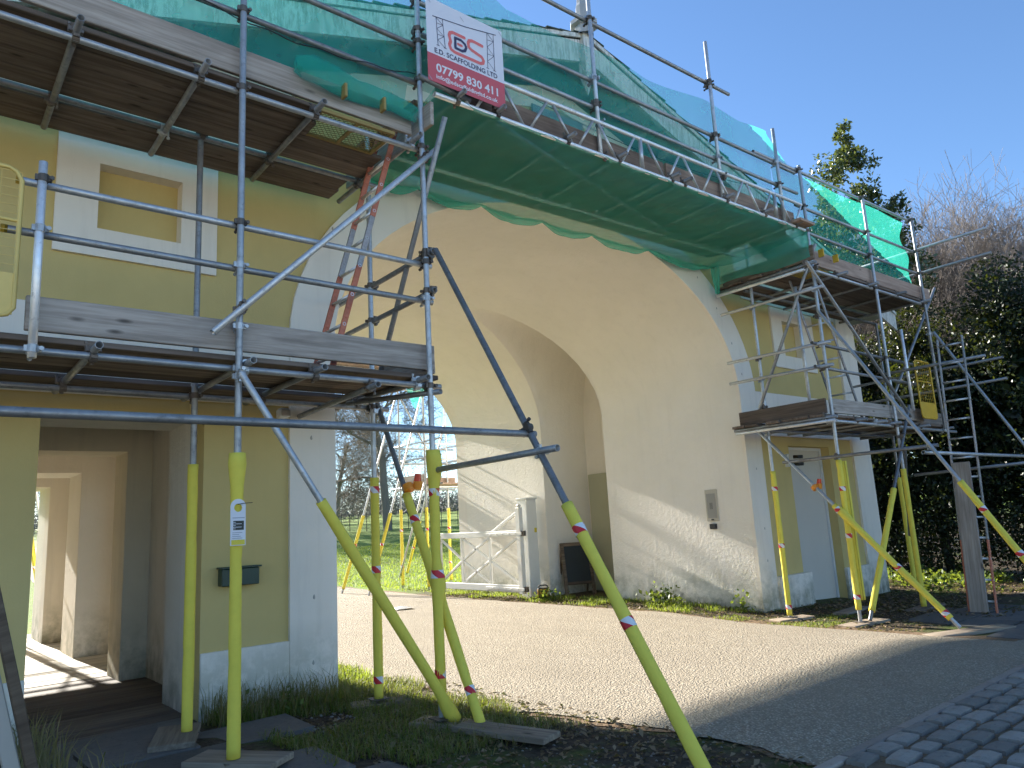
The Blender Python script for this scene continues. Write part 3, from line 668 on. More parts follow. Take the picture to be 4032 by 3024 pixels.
# ------------------------------------------------------------------ right tower
RT = thing('scaffold_tower', 'tube scaffold tower with two boarded lifts before the right lodge, beside the hedge', 'scaffold', (12.2, 5.5, -.1), 'scaffold towers along the front of the gatehouse')
sE, sEb, sEm, sF, sFb, sG, sGb = (10.16, 5.05), (10.16, 6.08), (10.24, 5.40), (12.20, 5.05), (12.25, 6.08), (14.14, 5.05), (14.45, 6.08)
std(sE, -.05, 6.55, RT); std(sEb, -.045, 6.1, RT); std(sEm, 2.80, 4.75, RT); std(sF, -.1, 6.55, RT); std(sFb, 2.6, 4.95, RT, 'dull_steel'); std(sG, 2.72, 6.6, RT, 'dull_steel'); std(sGb, -.05, 4.9, RT, 'dull_steel')
std((9.53, 5.05), 5.40, 6.95, RT)
for z, x0, x1, dz, nm in ((2.68, 10.0, 14.75, .0, 'ledger'), (3.79, 9.95, 13.35, 0, 'guard_rail'), (3.445, 9.95, 13.4, 0, 'guard_rail'), (4.93, 10.05, 14.25, .06, 'ledger'), (5.51, 10.1, 14.2, .06, 'guard_rail'), (5.90, 10.0, 14.25, .09, 'guard_rail'), (6.46, 9.0, 14.35, .15, 'guard_rail')):
    tube(nm, (x0, YI, z), (x1, YI, z+dz), RT, 'galvanised_steel' if z > 4.5 or z < 3 else 'dull_steel')
    for s in (sE, sF, sG):
        if s[0] < x1: coupler((s[0], 5.05, z+dz*(s[0]-x0)/(x1-x0)), UP, EX, EY, RT)
for z in (2.66, 4.87): tube('ledger', (10.05, 6.135, z), (14.6, 6.135, z+.05), RT, 'dull_steel')
for x in (10.05, 10.95, 11.6, 12.1, 13.2, 14.2): tube('transom', (x, 4.93, 2.715), (x, 6.58, 2.715), RT, 'dull_steel'); coupler((x, YI, 2.69), EX, EY, UP, RT)
for x in (10.05, 11.0, 12.05, 13.1, 14.1): tube('transom', (x, 4.93, 4.97+.012*(x-10)), (x, 6.62, 4.96+.012*(x-10)), RT, 'dull_steel'); coupler((x, YI, 4.94+.014*(x-10)), EX, EY, UP, RT)
for z in (3.78, 3.45): tube('guard_rail', (10.09, 4.9, z), (10.0, 6.54, z), RT); coupler((10.16, 6.08, z), UP, EY, (-1, 0, 0), RT); coupler((10.16, 5.05, z), UP, EY, (-1, 0, 0), RT)
tube('guard_rail', (10.09, 4.9, 4.60), (10.0, 6.56, 4.575), RT, 'aluminium'); tube('ledger', (10.02, 4.95, 2.66), (10.0, 6.53, 2.66), RT, 'aluminium'); tube('ledger', (10.02, 5.1, 4.90), (10.0, 6.6, 4.90), RT, 'aluminium')
for z in (3.42, 3.78): tube('guard_rail', (14.19, 4.0, z), (14.25, 6.6, z-.05), RT, 'dull_steel')
for z in (5.95, 5.5): tube('guard_rail', (14.20, 3.9, z+.1), (14.2, 6.6, z+.05), RT)
e0, e1 = Vector((10.06, 5.0, 4.24)), Vector((10.05, 2.53, 0.0)); tube('raker', e0, e1, RT)
g0, g1 = Vector((14.19, 5.0, 4.45)), Vector((14.19, 2.79, 0.0)); tube('raker', g0, g1, RT)
f0, f1 = Vector((9.87, 4.985, 4.96)), Vector((12.62, 4.985, 2.84)); tube('brace', f0, f1, RT, 'dull_steel')
h0, h1 = Vector((10.10, 4.93, 5.25)), Vector((10.08, 6.18, 2.90)); tube('brace', h0, h1, RT, 'dull_steel')
d0, d1 = Vector((10.10, 6.24, 2.70)), Vector((10.10, 3.80, -.04)); tube('brace', d0, d1, RT)
l0, l1 = Vector((12.62, 4.985, 3.02)), Vector((10.30, 4.985, -.05)); tube('brace', l0, l1, RT, 'dull_steel')
tube('brace', (15.02, 5.15, 5.45), (12.5, 5.15, 3.20), RT, 'dull_steel'); tube('brace', (10.1, 5.86, 2.156), (10.1, 3.72, 2.17), RT, 'dull_steel'); tube('brace', (9.95, 3.85, 2.09), (14.6, 3.86, 2.10), RT)
tube('brace', (12.25, 5.0, 2.35), (14.1, 5.9, .9), RT, 'dull_steel'); tube('brace', (12.9, 5.18, 1.91), (12.9, 3.4, 1.965), RT, 'dull_steel'); tube('brace', (12.6, 5.3, 3.595), (12.6, 3.78, 3.60), RT, 'dull_steel')
for p, a, b, n in (((10.16, 5.05, 4.20), UP, EY, (-1, 0, 0)), ((14.14, 5.05, 4.42), UP, EY, EX), ((10.16, 6.08, 2.60), UP, EY, (-1, 0, 0)), ((10.1, 3.83, 2.17), EY, (0, -.6, -.8), EX), ((10.16, 6.08, 3.02), UP, EY, (-1, 0, 0)), ((10.16, 5.05, 4.92), UP, EX, (0, -1, 0)), ((10.16, 5.05, 2.17), UP, EY, (-1, 0, 0)), ((12.2, 5.05, 2.5), UP, EX, (0, -1, 0)), ((10.16, 6.08, 4.60), UP, EY, (-1, 0, 0)), ((10.16, 5.05, 4.60), UP, EY, (-1, 0, 0))): coupler(p, a, b, n, RT)
tube('guard_post', (12.81, 5.0, 2.95), (12.80, 5.0, 4.32), RT, 'aluminium')
foam_on((*sEb, 5), (*sEb, -.05), 2.05, -.03, RT, (1.82, .99, .12)); foam_on((*sE, 5), (*sE, -.05), 2.12, .10, RT, (1.75, 1.11, .30)); foam_on((10.215, 5.02, 5), (10.245, 5.02, -.05), 2.10, .22, RT)
foam_on((*sF, 5), (*sF, -.05), 2.0, -.08, RT); foam_on((*sGb, 5), (*sGb, -.05), 1.94, -.03, RT); foam_on(l0, l1, 1.69, .06, RT, r=.042)
foam_on(d0, d1, 1.50, .06, RT, (1.46, .69, .14), (1.35,), r=.042); foam_on(e0, e1, 1.70, .06, RT, (1.38, .86)); foam_on(g0, g1, 1.55, .05, RT, (1.2,))
for i, y in enumerate(wd4+[6.235, 6.465]):
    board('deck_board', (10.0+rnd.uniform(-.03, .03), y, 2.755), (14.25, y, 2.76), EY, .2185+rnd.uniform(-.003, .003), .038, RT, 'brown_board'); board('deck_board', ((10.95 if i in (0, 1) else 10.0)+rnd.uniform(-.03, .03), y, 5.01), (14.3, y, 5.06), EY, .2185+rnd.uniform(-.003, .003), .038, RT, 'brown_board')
board('toe_board', (10.28, 5.125, 2.905), (13.45, 5.125, 2.92), UP, .21, .038, RT); board('toe_board', (10.06, 5.07, 2.885), (10.06, 6.47, 2.875), UP, .215, .038, RT, 'brown_board'); board('toe_board', (13.4, 5.23, 2.90), (14.8, 5.23, 2.92), UP, .21, .038, RT)
board('toe_board', (10.32, 5.125, 5.15), (14.6, 5.125, 5.23), UP, .24, .038, RT, 'warm_board'); board('toe_board', (10.06, 4.95, 5.13), (10.06, 6.5, 5.11), UP, .22, .038, RT, 'brown_board')
link('hatch_mesh', grid_mesh('hatch_mesh', .6, .4, 14, 8, 'hatch_yellow', .0022, True), None, RT, Matrix.Translation((10.2, 5.12, 5.0)))
for x in (10.42, 10.86): box('board_clip', (x-.012, 4.975, 5.14), (x+.012, 5.06, 5.26), 'hatch_yellow', RT, .004)
# ------------------------------------------------------------------ bridge over the arch
BR = thing('scaffold_bridge', 'scaffold bridge of lattice beams and boards spanning the carriage arch', 'scaffold', (6.8, 5.5, 5.3))
bz = lambda x: 5.345+.0185*(x-4.4)
for s in ((5.735, 5.05, 7.5), (8.03, 5.05, 7.75)):
    tube('standard', (s[0], s[1], 5.42), (s[0], s[1], s[2]), BR)
    for z in (bz(s[0]), 5.76, 6.06, 6.37, 7.12): coupler((s[0], s[1], z), UP, EX, EY if z > 6 else (0, -1, 0), BR)
def lattice(y, x0, x1, T):
    tb = tube('chord', (x0, y, bz(x0)+.395), (x1, y, bz(x1)+.395), T, 'aluminium'); tube('chord', (x0, y, bz(x0)), (x1, y, bz(x1)), T, 'aluminium')
    x = x0+.12; k = 0
    while x < x1-.5:
        if k % 5 == 4: tube('lattice_strut', (x+.02, y, bz(x)), (x+.02, y, bz(x)+.395), T, me=TB['aluminium']); x += .14
        else:
            tube('lattice_strut', (x, y, bz(x)+.39), (x+.27, y, bz(x)+.005), T, me=THIN); tube('lattice_strut', (x+.34, y, bz(x)+.005), (x+.60, y, bz(x)+.39), T, me=THIN); x += .68
        k += 1
lattice(4.99, 3.5, 9.95, BR); lattice(6.2, 3.5, 9.95, BR)
for z, x0, x1, m in ((5.99, 3.4, 10.1, 'galvanised_steel'), (6.32, 3.4, 10.1, 'dull_steel'), (7.065, 3.4, 8.55, 'dull_steel')):
    tube('guard_rail', (x0, YI, z-.02), (x1, YI, z+.115), BR, m)
    for xx in (3.385, 5.735, 8.03, 9.53):
        if xx < x1: coupler((xx, 5.05, z-.02+.135*(xx-x0)/(x1-x0)), UP, EX, EY, BR)
tube('guard_rail', (3.3, 4.93, 5.40), (3.9, 4.99, 5.40), BR, 'dull_steel')
for x in (3.75, 4.22, 5.16, 5.95, 6.88, 7.12, 8.0, 8.9, 9.7): tube('transom', (x, 4.86, bz(x)+.052), (x+.06, 6.42, bz(x)+.045), BR, 'dull_steel'); coupler((x, 4.99, bz(x)), EX, EY, UP, BR)
for i in range(6): board('deck_board', (3.55+rnd.uniform(-.1, .1), 5.20+.228*i, bz(3.5)+.098), (9.95+rnd.uniform(-.1, .1), 5.20+.228*i, bz(9.95)+.098), EY, .2185, .038, BR, 'brown_board')
board('deck_board', (3.6, 6.525, bz(3.6)+.098), (9.9, 6.525, bz(9.9)+.098), EY, .14, .038, BR, 'brown_board')
board('toe_board', (3.6, 5.11, 5.54), (6.9, 5.11, 5.585), UP, .19, .038, BR, 'dark_toe'); board('toe_board', (6.95, 5.11, 5.60), (9.9, 5.11, 5.65), UP, .19, .038, BR, 'dark_toe')
board('packing_board', (9.57, 4.93, 5.49), (10.02, 4.96, 5.52), EY, .2, .04, BR, 'warm_board')
tube('brace', (4.0, 5.0, bz(4)+.005), (9.6, 6.45, bz(9.6)+.005), BR, 'dull_steel')
# ------------------------------------------------------------------ scaffold on the far side of the arch
def far_tower(x0, x1, label):
    T = thing('scaffold_tower', label, 'scaffold', (x0, 16.3, .1), 'scaffold towers behind the gatehouse')
    for x in (x0, x1):
        for y in (15.65, 16.85):
            tube('standard', (x, y, gz(x, y)), (x, y, 6.6), T); foam_on((x, y, 5), (x, y, .0), 2.0, .1, T, (1.5, .6))
    for z in (2.5, 3.2, 3.6, 5.2):
        for y in (15.65, 16.9): tube('ledger', (x0-.05, y+.05, z), (x1+.3, y+.05, z), T)
        for x in (x0, x1): tube('transom', (x+.05, 15.0, z+.05), (x+.05, 17.3, z+.05), T)
    for i in range(5):
        (board('deck_board', (x0-.05, 15.78+.228*i, 2.59), (x1+.3, 15.78+.228*i, 2.59), EY, .2185+rnd.uniform(-.003, .003), .038, T, 'warm_board') if x0 > 5 else None); board('deck_board', (x0-.05, 15.78+.228*i, 5.29), (x1+.3, 15.78+.228*i, 5.29), EY, .2185+rnd.uniform(-.003, .003), .038, T, 'warm_board')
    
    if x0 > 5: board('toe_board', (x0-.05, 16.92, 2.72), (x1+.3, 16.92, 2.72), UP, .22, .038, T, 'warm_board'); board('toe_board', (x0, 15.7, 2.72), (x0, 16.9, 2.72), UP, .22, .038, T)
    s = 1 if x0 < 6 else -1
    for y in (15.6, 16.95): tube('brace', (x0 if s < 0 else x1, y, 5.0), ((x0-1.4) if s < 0 else (x1+.9), y+.5, gz(x0, y)), T); foam_on((x0 if s < 0 else x1, y, 5.0), ((x0-1.4) if s < 0 else (x1+.9), y+.5, .0), 1.9, .12, T, (1.2,))
    tube('brace', (x0, 16.95, 5.2), (x1, 16.95, 2.6), T); tube('brace', (x0-.06, 15.6, 2.6), (x0-.06, 16.9, .3), T); tube('raker', (x1, 16.9, 4.3), (x1+.05, 19.2, .2), T); foam_on((x1, 16.9, 4.3), (x1+.05, 19.2, .15), 1.7, .25, T, (1.0,))
    return T
far_tower(10.25, 11.75, 'sunlit scaffold tower seen through the arch, behind the right-hand pier'); far_tower(-.2, 1.6, 'scaffold tower behind the left lodge, glimpsed through the foot passage')
FB = thing('scaffold_bridge', 'boarded scaffold deck crossing behind the far mouth of the arch', 'scaffold', (6.8, 16.2, 5.2))
for y in (15.65, 16.85): tube('ledger', (1.6, y, 5.35), (10.3, y, 5.35), FB)
for i in range(5): board('deck_board', (1.7, 15.78+.228*i, 5.42), (10.4, 15.78+.228*i, 5.42), EY, .2185+rnd.uniform(-.003, .003), .038, FB, 'warm_board')
for i in range(6): board('sun_block_board', (1.7, 16.9, 5.55+.226*i), (10.4, 16.9, 5.55+.226*i), UP, .222, .038, FB, 'warm_board')  # unseen stack added to stop sun passing above the far deck
board('toe_board', (1.7, 15.68, 5.47), (10.4, 15.68, 5.47), UP, .22, .038, FB, 'warm_board')
# sole boards under the feet
def sole(c, L, ang, w=.225, label='', mat='grey_board', z=None):
    o = board('sole_board', (c[0]-L/2*math.cos(ang), c[1]-L/2*math.sin(ang), 0), (c[0]+L/2*math.cos(ang), c[1]+L/2*math.sin(ang), 0), (-math.sin(ang), math.cos(ang), 0), w, .04, None, mat)
    zz = (gz(*c) if z is None else z)+.021; o.location.z = zz; return tag(o, label, 'sole board', 'timber sole boards under the scaffold feet')
sole((1.74, 6.06), .60, 1.2, .30, 'pale sole board under the foam-sleeved post nearest the lodge doorway', 'sole_timber', z=.088)
sole((1.84, 5.08), .64, -.95, .27, 'brown sole board under the post that carries the inspection tag', 'sole_timber', z=.094)
sole((3.44, 6.08), .50, -.35, .24, 'sole board on the grass under the inner post beside the white pier', 'sole_timber')
sole((3.43, 5.00), .62, -1.15, .23, 'rusty stained sole board where brace and front post meet', 'sole_timber')
sole((3.49, 4.42), .80, -1.3, .225, 'long weathered sole board lying on the dark soil at the foot of the short raker', 'sole_timber', z=.03)
sole((10.16, 6.05), .66, -.25, .25, 'sole board on the verge at the right pier, under a single taped post', 'sole_timber')
sole((10.2, 5.02), .85, -.1, .25, 'sole board carrying the pair of posts on the right', 'sole_timber')
sole((10.1, 3.70), 1.25, -.35, .25, 'long sole board at the foot of the right diagonal brace', 'sole_timber')
sole((12.2, 5.05), 1.1, .05, .25, 'dark sole board under the pale yellow post by the bed', 'brown_board')
sole((11.35, 5.75), .9, .1, .23, 'loose board on the ground before the grey door', 'grey_board')
for (x, y, z) in ((1.80, 5.05, .128), (1.822, 6.08, .118), (3.425, 6.08, .062), (3.385, 5.05, .066), (10.16, 6.08, -.055), (10.16, 5.05, -.055)):
    P = LT if x < 5 else RT; box('base_plate', (x-.075, y-.075, z-.002), (x+.075, y+.075, z+.004), 'rusty_fitting', P)
# ================================================================== debris netting
def mat_net(name, col, alpha):
    k = NT(name); p = k.oco(); n = k.noise(k.mapped(p, (3, 3, 3)), 1.0, 3, .5); n2 = k.noise(p, 900, 1, .5)
    tr = k.n('BsdfTransparent'); df = k.n('BsdfDiffuse'); tl = k.n('BsdfTranslucent'); m1 = k.n('MixShader'); m2 = k.n('MixShader')
    df.inputs[0].default_value = (*col, 1); tl.inputs[0].default_value = (*col, 1); m1.inputs[0].default_value = .5
    tr.inputs[0].default_value = (.93, 1, .98, 1)
    k.l(df.outputs[0], m1.inputs[1]); k.l(tl.outputs[0], m1.inputs[2])
    f = k.math('ADD', alpha-.08, k.math('MULTIPLY', n, .16)); k.l(f, m2.inputs[0]); k.l(tr.outputs[0], m2.inputs[1]); k.l(m1.outputs[0], m2.inputs[2])
    k.l(m2.outputs[0], k.out.inputs['Surface']); return k.m
mat_net('net_green', (.12, .66, .52), .48); mat_net('net_sheer', (.08, .64, .57), .42); mat_net('net_turquoise', (.05, .56, .44), .44)
def net(name, fn, nu, nv, label, mat='net_green', group='green debris nets on the scaffold'):
    V = [fn(i/nu, j/nv) for i in range(nu+1) for j in range(nv+1)]
    F = [(i*(nv+1)+j, (i+1)*(nv+1)+j, (i+1)*(nv+1)+j+1, i*(nv+1)+j+1) for i in range(nu) for j in range(nv)]
    return tag(link(name, mesh(name, V, F, mat, True)), label, 'net', group)
def wv(*a): return math.sin(sum(a))
attach = [3.55, 4.35, 5.25, 6.24, 7.15, 8.36, 10.0]
def soffit(u, v):
    x = 3.5+6.5*u; y = 4.96+1.62*v
    k = max(i for i in range(len(attach)-1) if attach[i] <= max(x, 3.55)); t = (x-attach[k])/(attach[k+1]-attach[k]); sag = max(0, 4*t*(1-t))
    z = bz(x)-.075-.03*math.sin(v*math.pi)-.012*wv(x*7, y*3)-.008*wv(x*17+2, y*9)+.05*(1-v)**6
    e = max(0, (v-.86)/.14); y += .0; z += -.085*e*sag+.012*e
    if u < .06: z += .10*(1-u/.06)*(1-v)
    return (x, y, z)
net('debris_netting', soffit, 150, 26, 'green net slung under the scaffold bridge across the arch')
def lip(u, v):                                   # rolled edge: swags between the transom ends
    x = 3.55+6.45*u; k = max(i for i in range(len(attach)-1) if attach[i] <= x); t = (x-attach[k])/(attach[k+1]-attach[k]); sag = max(0, 4*t*(1-t)); a = v*6.2832
    r = (.014+.030*sag)*(1+.22*math.sin(a*3+x*6)+.15*math.sin(a*2-x*13)); return (x, 6.585+.9*r*math.sin(a), bz(x)-.062-.085*sag+1.2*r*math.cos(a))
net('debris_netting', lip, 220, 14, 'rolled swagging edge of green net hanging along the arch crown')
topz = ipl([(2.2, 7.6), (3.39, 7.2), (4.55, 6.75), (5.7, 6.83), (6.8, 6.80), (8.03, 6.94), (8.8, 6.88), (9.5, 6.97)])
def front(u, v):
    x = .55+8.98*u; zb_ = 5.0 if x < 3.3 else 5.45; zt = topz(x) if x > 2.2 else 7.6
    return (x, 5.155+.014*wv(x*4, v*5)+.02*math.sin(x*2.74)*v, zb_+(zt-zb_)*v)
net('debris_netting', front, 110, 22, 'tall sheer green net hung behind the bridge guard rails before the gable', 'net_sheer')
def right(u, v):
    x = 9.53+4.50*u; a = ipl([(9.53, 6.97), (10.2, 6.47), (12.1, 6.53), (14.1, 6.56)])(x)
    e = max(0, (u-.93)/.07); pull = e*.16*math.sin(v*math.pi*2.0)**2
    zb_ = 5.25 if x > 10.1 else 5.5
    return (x-pull, 5.16+.02*wv(x*3, v*4)+.03*math.sin(v*9+x)*u*.5, zb_+(a-zb_)*v)
net('debris_netting', right, 60, 24, 'bright turquoise net along the upper right guard rails before the bare trees', 'net_turquoise')
def endnet(u, v): return (10.0-.02*wv(u*9, v*7), 4.98+1.55*u, 5.05+(.42)*v-.03*math.sin(u*6)*(1-v)+.06*u*v)
net('debris_netting', endnet, 30, 10, 'dark green net wrapped round the toe board at the end of the right tower')
def fold(u, v):
    a = u*6.28; r = .05+.025*math.sin(a*3)+.02*math.sin(v*5); return (9.98+r*math.cos(a), 6.56+r*math.sin(a)*.7, 5.45-.52*v)
net('debris_netting', fold, 24, 12, 'gathered green net hanging in a fold at the right haunch of the arch')
def bunch(u, v):
    x = 2.22+1.12*u; a = v*6.28; r = (.10-.045*u)*(1+.25*math.sin(a*3+x*9))*(.55+.6*math.sin(min(1, u*6)*1.5)); return (x, 5.06+.6*r*math.sin(a), 5.17-.06*u+1.05*r*math.cos(a))
net('debris_netting', bunch, 40, 18, 'bunched turquoise net lying on the upper left toe board', 'net_turquoise')
def farnet(u, v): return (1.6+8.7*u, 17.0+.04*wv(u*30, v*4), 5.42+2.2*v+.03*math.sin(u*17)*(1-v))
net('debris_netting', farnet, 60, 10, 'sunlit net closing the scaffold deck behind the far mouth of the arch', 'net_turquoise')
def farbit(u, v): return (9.75+.75*u, 15.6+.04*wv(u*8), 5.25-(.25+.55*math.exp(-((u-.35)/.25)**2))*v)
net('debris_netting', farbit, 20, 10, 'scrap of turquoise net hanging from the sunlit far tower', 'net_turquoise')
# ================================================================== banner
def ribbon(name, pts, w, mat, parent, o, y, closed=False):
    P = [Vector((p[0], p[1])) for p in pts]; V = []; F = []
    for a, b in zip(P, P[1:]):
        d = (b-a).normalized(); n = Vector((-d.y, d.x))*w/2; k = len(V); V += [a+n, a-n, b-n, b+n]; F.append((k, k+1, k+2, k+3))
    for p in P:
        k = len(V)
        for i in range(10): V.append(p+Vector((math.cos(i*.6283), math.sin(i*.6283)))*w/2)
        F.append(tuple(range(k, k+10)))
    rz = np.linspace(0, .0004, len(F))
    V3 = []; F3 = []
    for f, dz in zip(F, rz):
        k = len(V3); V3 += [(V[i].x+o[0], y-dz, V[i].y+o[1]) for i in f]; F3.append(tuple(range(k, k+len(f))))
    return link(name, mesh(name, V3, F3, mat), None, parent)
def letters(name, s, x0, x1, z0, h, y, mat, parent, bold=.0):
    """each character of the flat print is a part of its own"""
    full = TXT[s][1]; mn, mx = full[:, 0].min(), full[:, 0].max(); k = (x1-x0)/(mx-mn)
    for i, ch in enumerate(s):
        if ch == ' ': continue
        end = TXT[s[:i+1]][1][:, 0].max(); me, co = TXT['#'+ch+s]; me = me.copy(); off = end-co[:, 0].max()
        out = np.zeros_like(co); out[:, 0] = x0+(co[:, 0]+off-mn)*k; out[:, 2] = z0+co[:, 1]*(h/.72); out[:, 1] = y
        me.vertices.foreach_set('co', out.ravel()); me.update(); me.materials.clear(); me.materials.append(MATS[mat]); link(name, me, None, parent)
for n, c in (('print_red', (.55, .10, .12)), ('print_navy', (.045, .045, .10)), ('print_white', (.74, .74, .78)), ('banner_white', (.68, .69, .76)), ('print_coral', (.72, .16, .15)), ('print_black', (.03, .035, .03)), ('print_grey', (.35, .36, .42)), ('print_yellow', (.75, .6, .05))): plain(n, c, .5, .03, 3, bump=.0)
BX, BZ, BY = 3.39, 5.40, 4.915
BN = thing('advertising_banner', 'white and red banner with a scaffolding firm name and phone number tied to the rails', 'banner', (BX, BY, BZ))
def sheet2(name, x0, x1, z0, z1, mat, par, y, nx=14, nz=8):
    V = []; F = []
    for i in range(nx+1):
        for j in range(nz+1):
            u, v = i/nx, j/nz; V.append((x0+(x1-x0)*u, y+.006*math.sin(u*5+v*2)*0+.0, z0+(z1-z0)*v))
    F = [(i*(nz+1)+j, (i+1)*(nz+1)+j, (i+1)*(nz+1)+j+1, i*(nz+1)+j+1) for i in range(nx) for j in range(nz)]
    return link(name, mesh(name, V, F, mat), None, par)
box('banner_sheet', (BX, BY, BZ+.272), (BX+.885, BY+.003, BZ+.835), 'banner_white', BN); box('red_panel', (BX, BY, BZ-.005), (BX+.885, BY+.003, BZ+.272), 'print_red', BN)
o = (BX, BZ); y = BY-.002
ribbon('logo_letter', [(.421, .576), (.289, .577), (.258, .562), (.247, .53), (.262, .477), (.247, .435), (.262, .395), (.302, .38), (.60, .38), (.632, .395), (.64, .425), (.62, .454), (.50, .482), (.47, .50), (.464, .54), (.478, .570), (.511, .582), (.63, .575)], .033, 'print_coral', BN, o, y)
ribbon('logo_letter', [(.314, .532), (.38, .534), (.425, .51), (.438, .48), (.423, .442), (.39, .425), (.313, .428), (.314, .532)], .027, 'print_navy', BN, o, y-.001)
ribbon('logo_bar', [(.345, .48), (.386, .478)], .026, 'print_coral', BN, o, y-.001)
ribbon('logo_beam', [(.070, .655), (.45, .70), (.805, .765)], .009, 'print_navy', BN, o, y)
for (a, b, c, d) in (((.108, .655), (.119, .376), (.178, .662), (.198, .377)), ((.698, .746), (.687, .364), (.775, .758), (.772, .367))):
    A, B_, C_, D_ = [Vector(q) for q in (a, b, c, d)]
    for p, q in ((A, B_), (C_, D_)): ribbon('logo_post', [p, q], .006, 'print_navy', BN, o, y); ribbon('logo_foot', [(q.x-.014, q.y), (q.x+.014, q.y)], .006, 'print_navy', BN, o, y)
    for i in range(5):
        t0, t1 = i/5, (i+1)/5; l0, r0_ = A.lerp(B_, t0), C_.lerp(D_, t0); l1, r1_ = A.lerp(B_, t1), C_.lerp(D_, t1)
        ribbon('logo_lace', [l0, r1_] if i % 2 == 0 else [r0_, l1], .0045, 'print_navy', BN, o, y); 
        if i % 2: ribbon('logo_lace', [l0, r0_], .0045, 'print_navy', BN, o, y)
letters('lettering', 'E.D. SCAFFOLDING LTD', BX+.078, BX+.80, BZ+.293, .050, y, 'print_navy', BN, .018)
letters('lettering', '07799 830 411', BX+.088, BX+.797, BZ+.109, .082, y, 'print_white', BN, .025); letters('lettering', 'info@edscaffoldingltd.co.uk', BX+.086, BX+.79, BZ+.038, .042, y, 'print_white', BN, .02)
for x, z in ((.03, .80), (.40, .76), (.72, .72), (.86, .80), (.02, .02), (.86, .02)): ribbon('cable_tie', [(x-.015, z+.02), (x+.02, z-.015)], .007, 'print_grey', BN, o, y)
# ================================================================== ladders
def ladder(name, label, foot, top, ywid, rungs, mats, w=.05, d=.022):
    """stiles in an inclined plane, rungs along Y from foot.y to foot.y+ywid"""
    T = thing(name, label, 'ladder', foot); F0 = Vector(foot); D = Vector(top)-F0; L = D.length
    M0 = frame(F0, top, (0, 1, 0))
    for k, yy in enumerate((0, ywid)):
        n = len(mats)
        for i, m in enumerate(mats):
            a = F0+D*(i/n)+Vector((0, yy, 0)); b = F0+D*((i+1)/n)+Vector((0, yy, 0)); c = (a+b)/2; l = (b-a).length
            R = frame(a, b, (0, 1, 0)); R.translation = c
            link('stile', boxm('stile', w, d, l, m, .004), None, T, R)
    for i in range(rungs):
        p = F0+D*((i+.6)/rungs); tube('rung', p+Vector((0, -.012, 0)), p+Vector((0, ywid+.012, 0)), T, me=THIN)
    return T
ladder('ladder', 'red and silver worn ladder between the two lifts of the left tower', (2.665, 5.40, 2.765), (3.35, 5.40, 5.17), .35, 9, ('ladder_red', 'ladder_red', 'ladder_alu', 'ladder_red', 'ladder_red'))
ladder('ladder', 'grey ladder between the lifts of the right tower', (11.62, 5.30, 2.78), (10.55, 5.30, 5.20), .38, 9, ('dull_steel', 'ladder_alu', 'dull_steel'))
ladder('ladder', 'long ladder with a red foot leaning on the end of the right tower', (11.98, 4.0, gz(12, 4)), (12.44, 4.0, 3.95), .35, 14, ('ladder_red', 'dull_steel', 'ladder_alu', 'dull_steel'))
tag(board('ladder_guard', (11.95, 4.21, gz(12, 4)+.02), (12.17, 4.21, 2.02), EY, .235, .038, None, 'grey_board'), 'upright grey board lashed to the outer ladder to stop climbers', 'board')
# yellow safety gates
def rodpath(name, pts, r, mat, parent, seg=6):
    V = []; F = []
    P = [Vector(p) for p in pts]
    for i, p in enumerate(P):
        d = (P[min(i+1, len(P)-1)]-P[max(i-1, 0)]).normalized(); M = frame(p, p+d, (0.1, 1, .05))
        for k in range(seg):
            a = 6.2832*k/seg; V.append(M @ Vector((r*math.cos(a), r*math.sin(a), 0)))
    for i in range(len(P)-1):
        for k in range(seg): F.append((i*seg+k, i*seg+(k+1) % seg, (i+1)*seg+(k+1) % seg, (i+1)*seg+k))
    return link(name, mesh(name, V, F, mat, True), None, parent)
def safety_gate(label, x0, x1, y, z0, z1, mat, plate):
    T = thing('safety_gate', label, 'gate', (x0, y, z0), 'yellow scaffold safety gates'); r = .05
    rodpath('frame', [(x0, y, z0+r), (x0, y, z1-.07), (x0+.03, y, z1-.02), (x0+.07, y, z1), (x1-.07, y, z1), (x1-.03, y, z1-.02), (x1, y, z1-.07), (x1, y, z0+r), (x1-.03, y, z0+.01), (x1-.07, y, z0), (x0+.07, y, z0), (x0+.03, y, z0+.01), (x0, y, z0+r)], .014, mat, T)
    rodpath('rail', [(x0, y, (z0+plate+z1)/2-.0), (x1, y, (z0+plate+z1)/2)], .012, mat, T)
    box('kick_plate', (x0+.005, y-.004, z0+.01), (x1-.005, y+.004, z0+plate), mat, T)
    link('mesh_infill', grid_mesh('mesh_infill', x1-x0, z1-z0-plate-.02, 8, 12, mat, .0018), None, T, Matrix.Translation((x0, y, z0+plate)) @ Matrix.Rotation(math.pi/2, 4, 'X'))
    return T
safety_gate('faded cream yellow mesh gate at the left end of the lower deck', -.35, .475, 5.02, 2.84, 3.76, 'gate_cream', .26); safety_gate('bright yellow mesh gate at the end of the right lower deck', 13.05, 13.66, 4.97, 2.84, 3.82, 'hatch_yellow', .27)
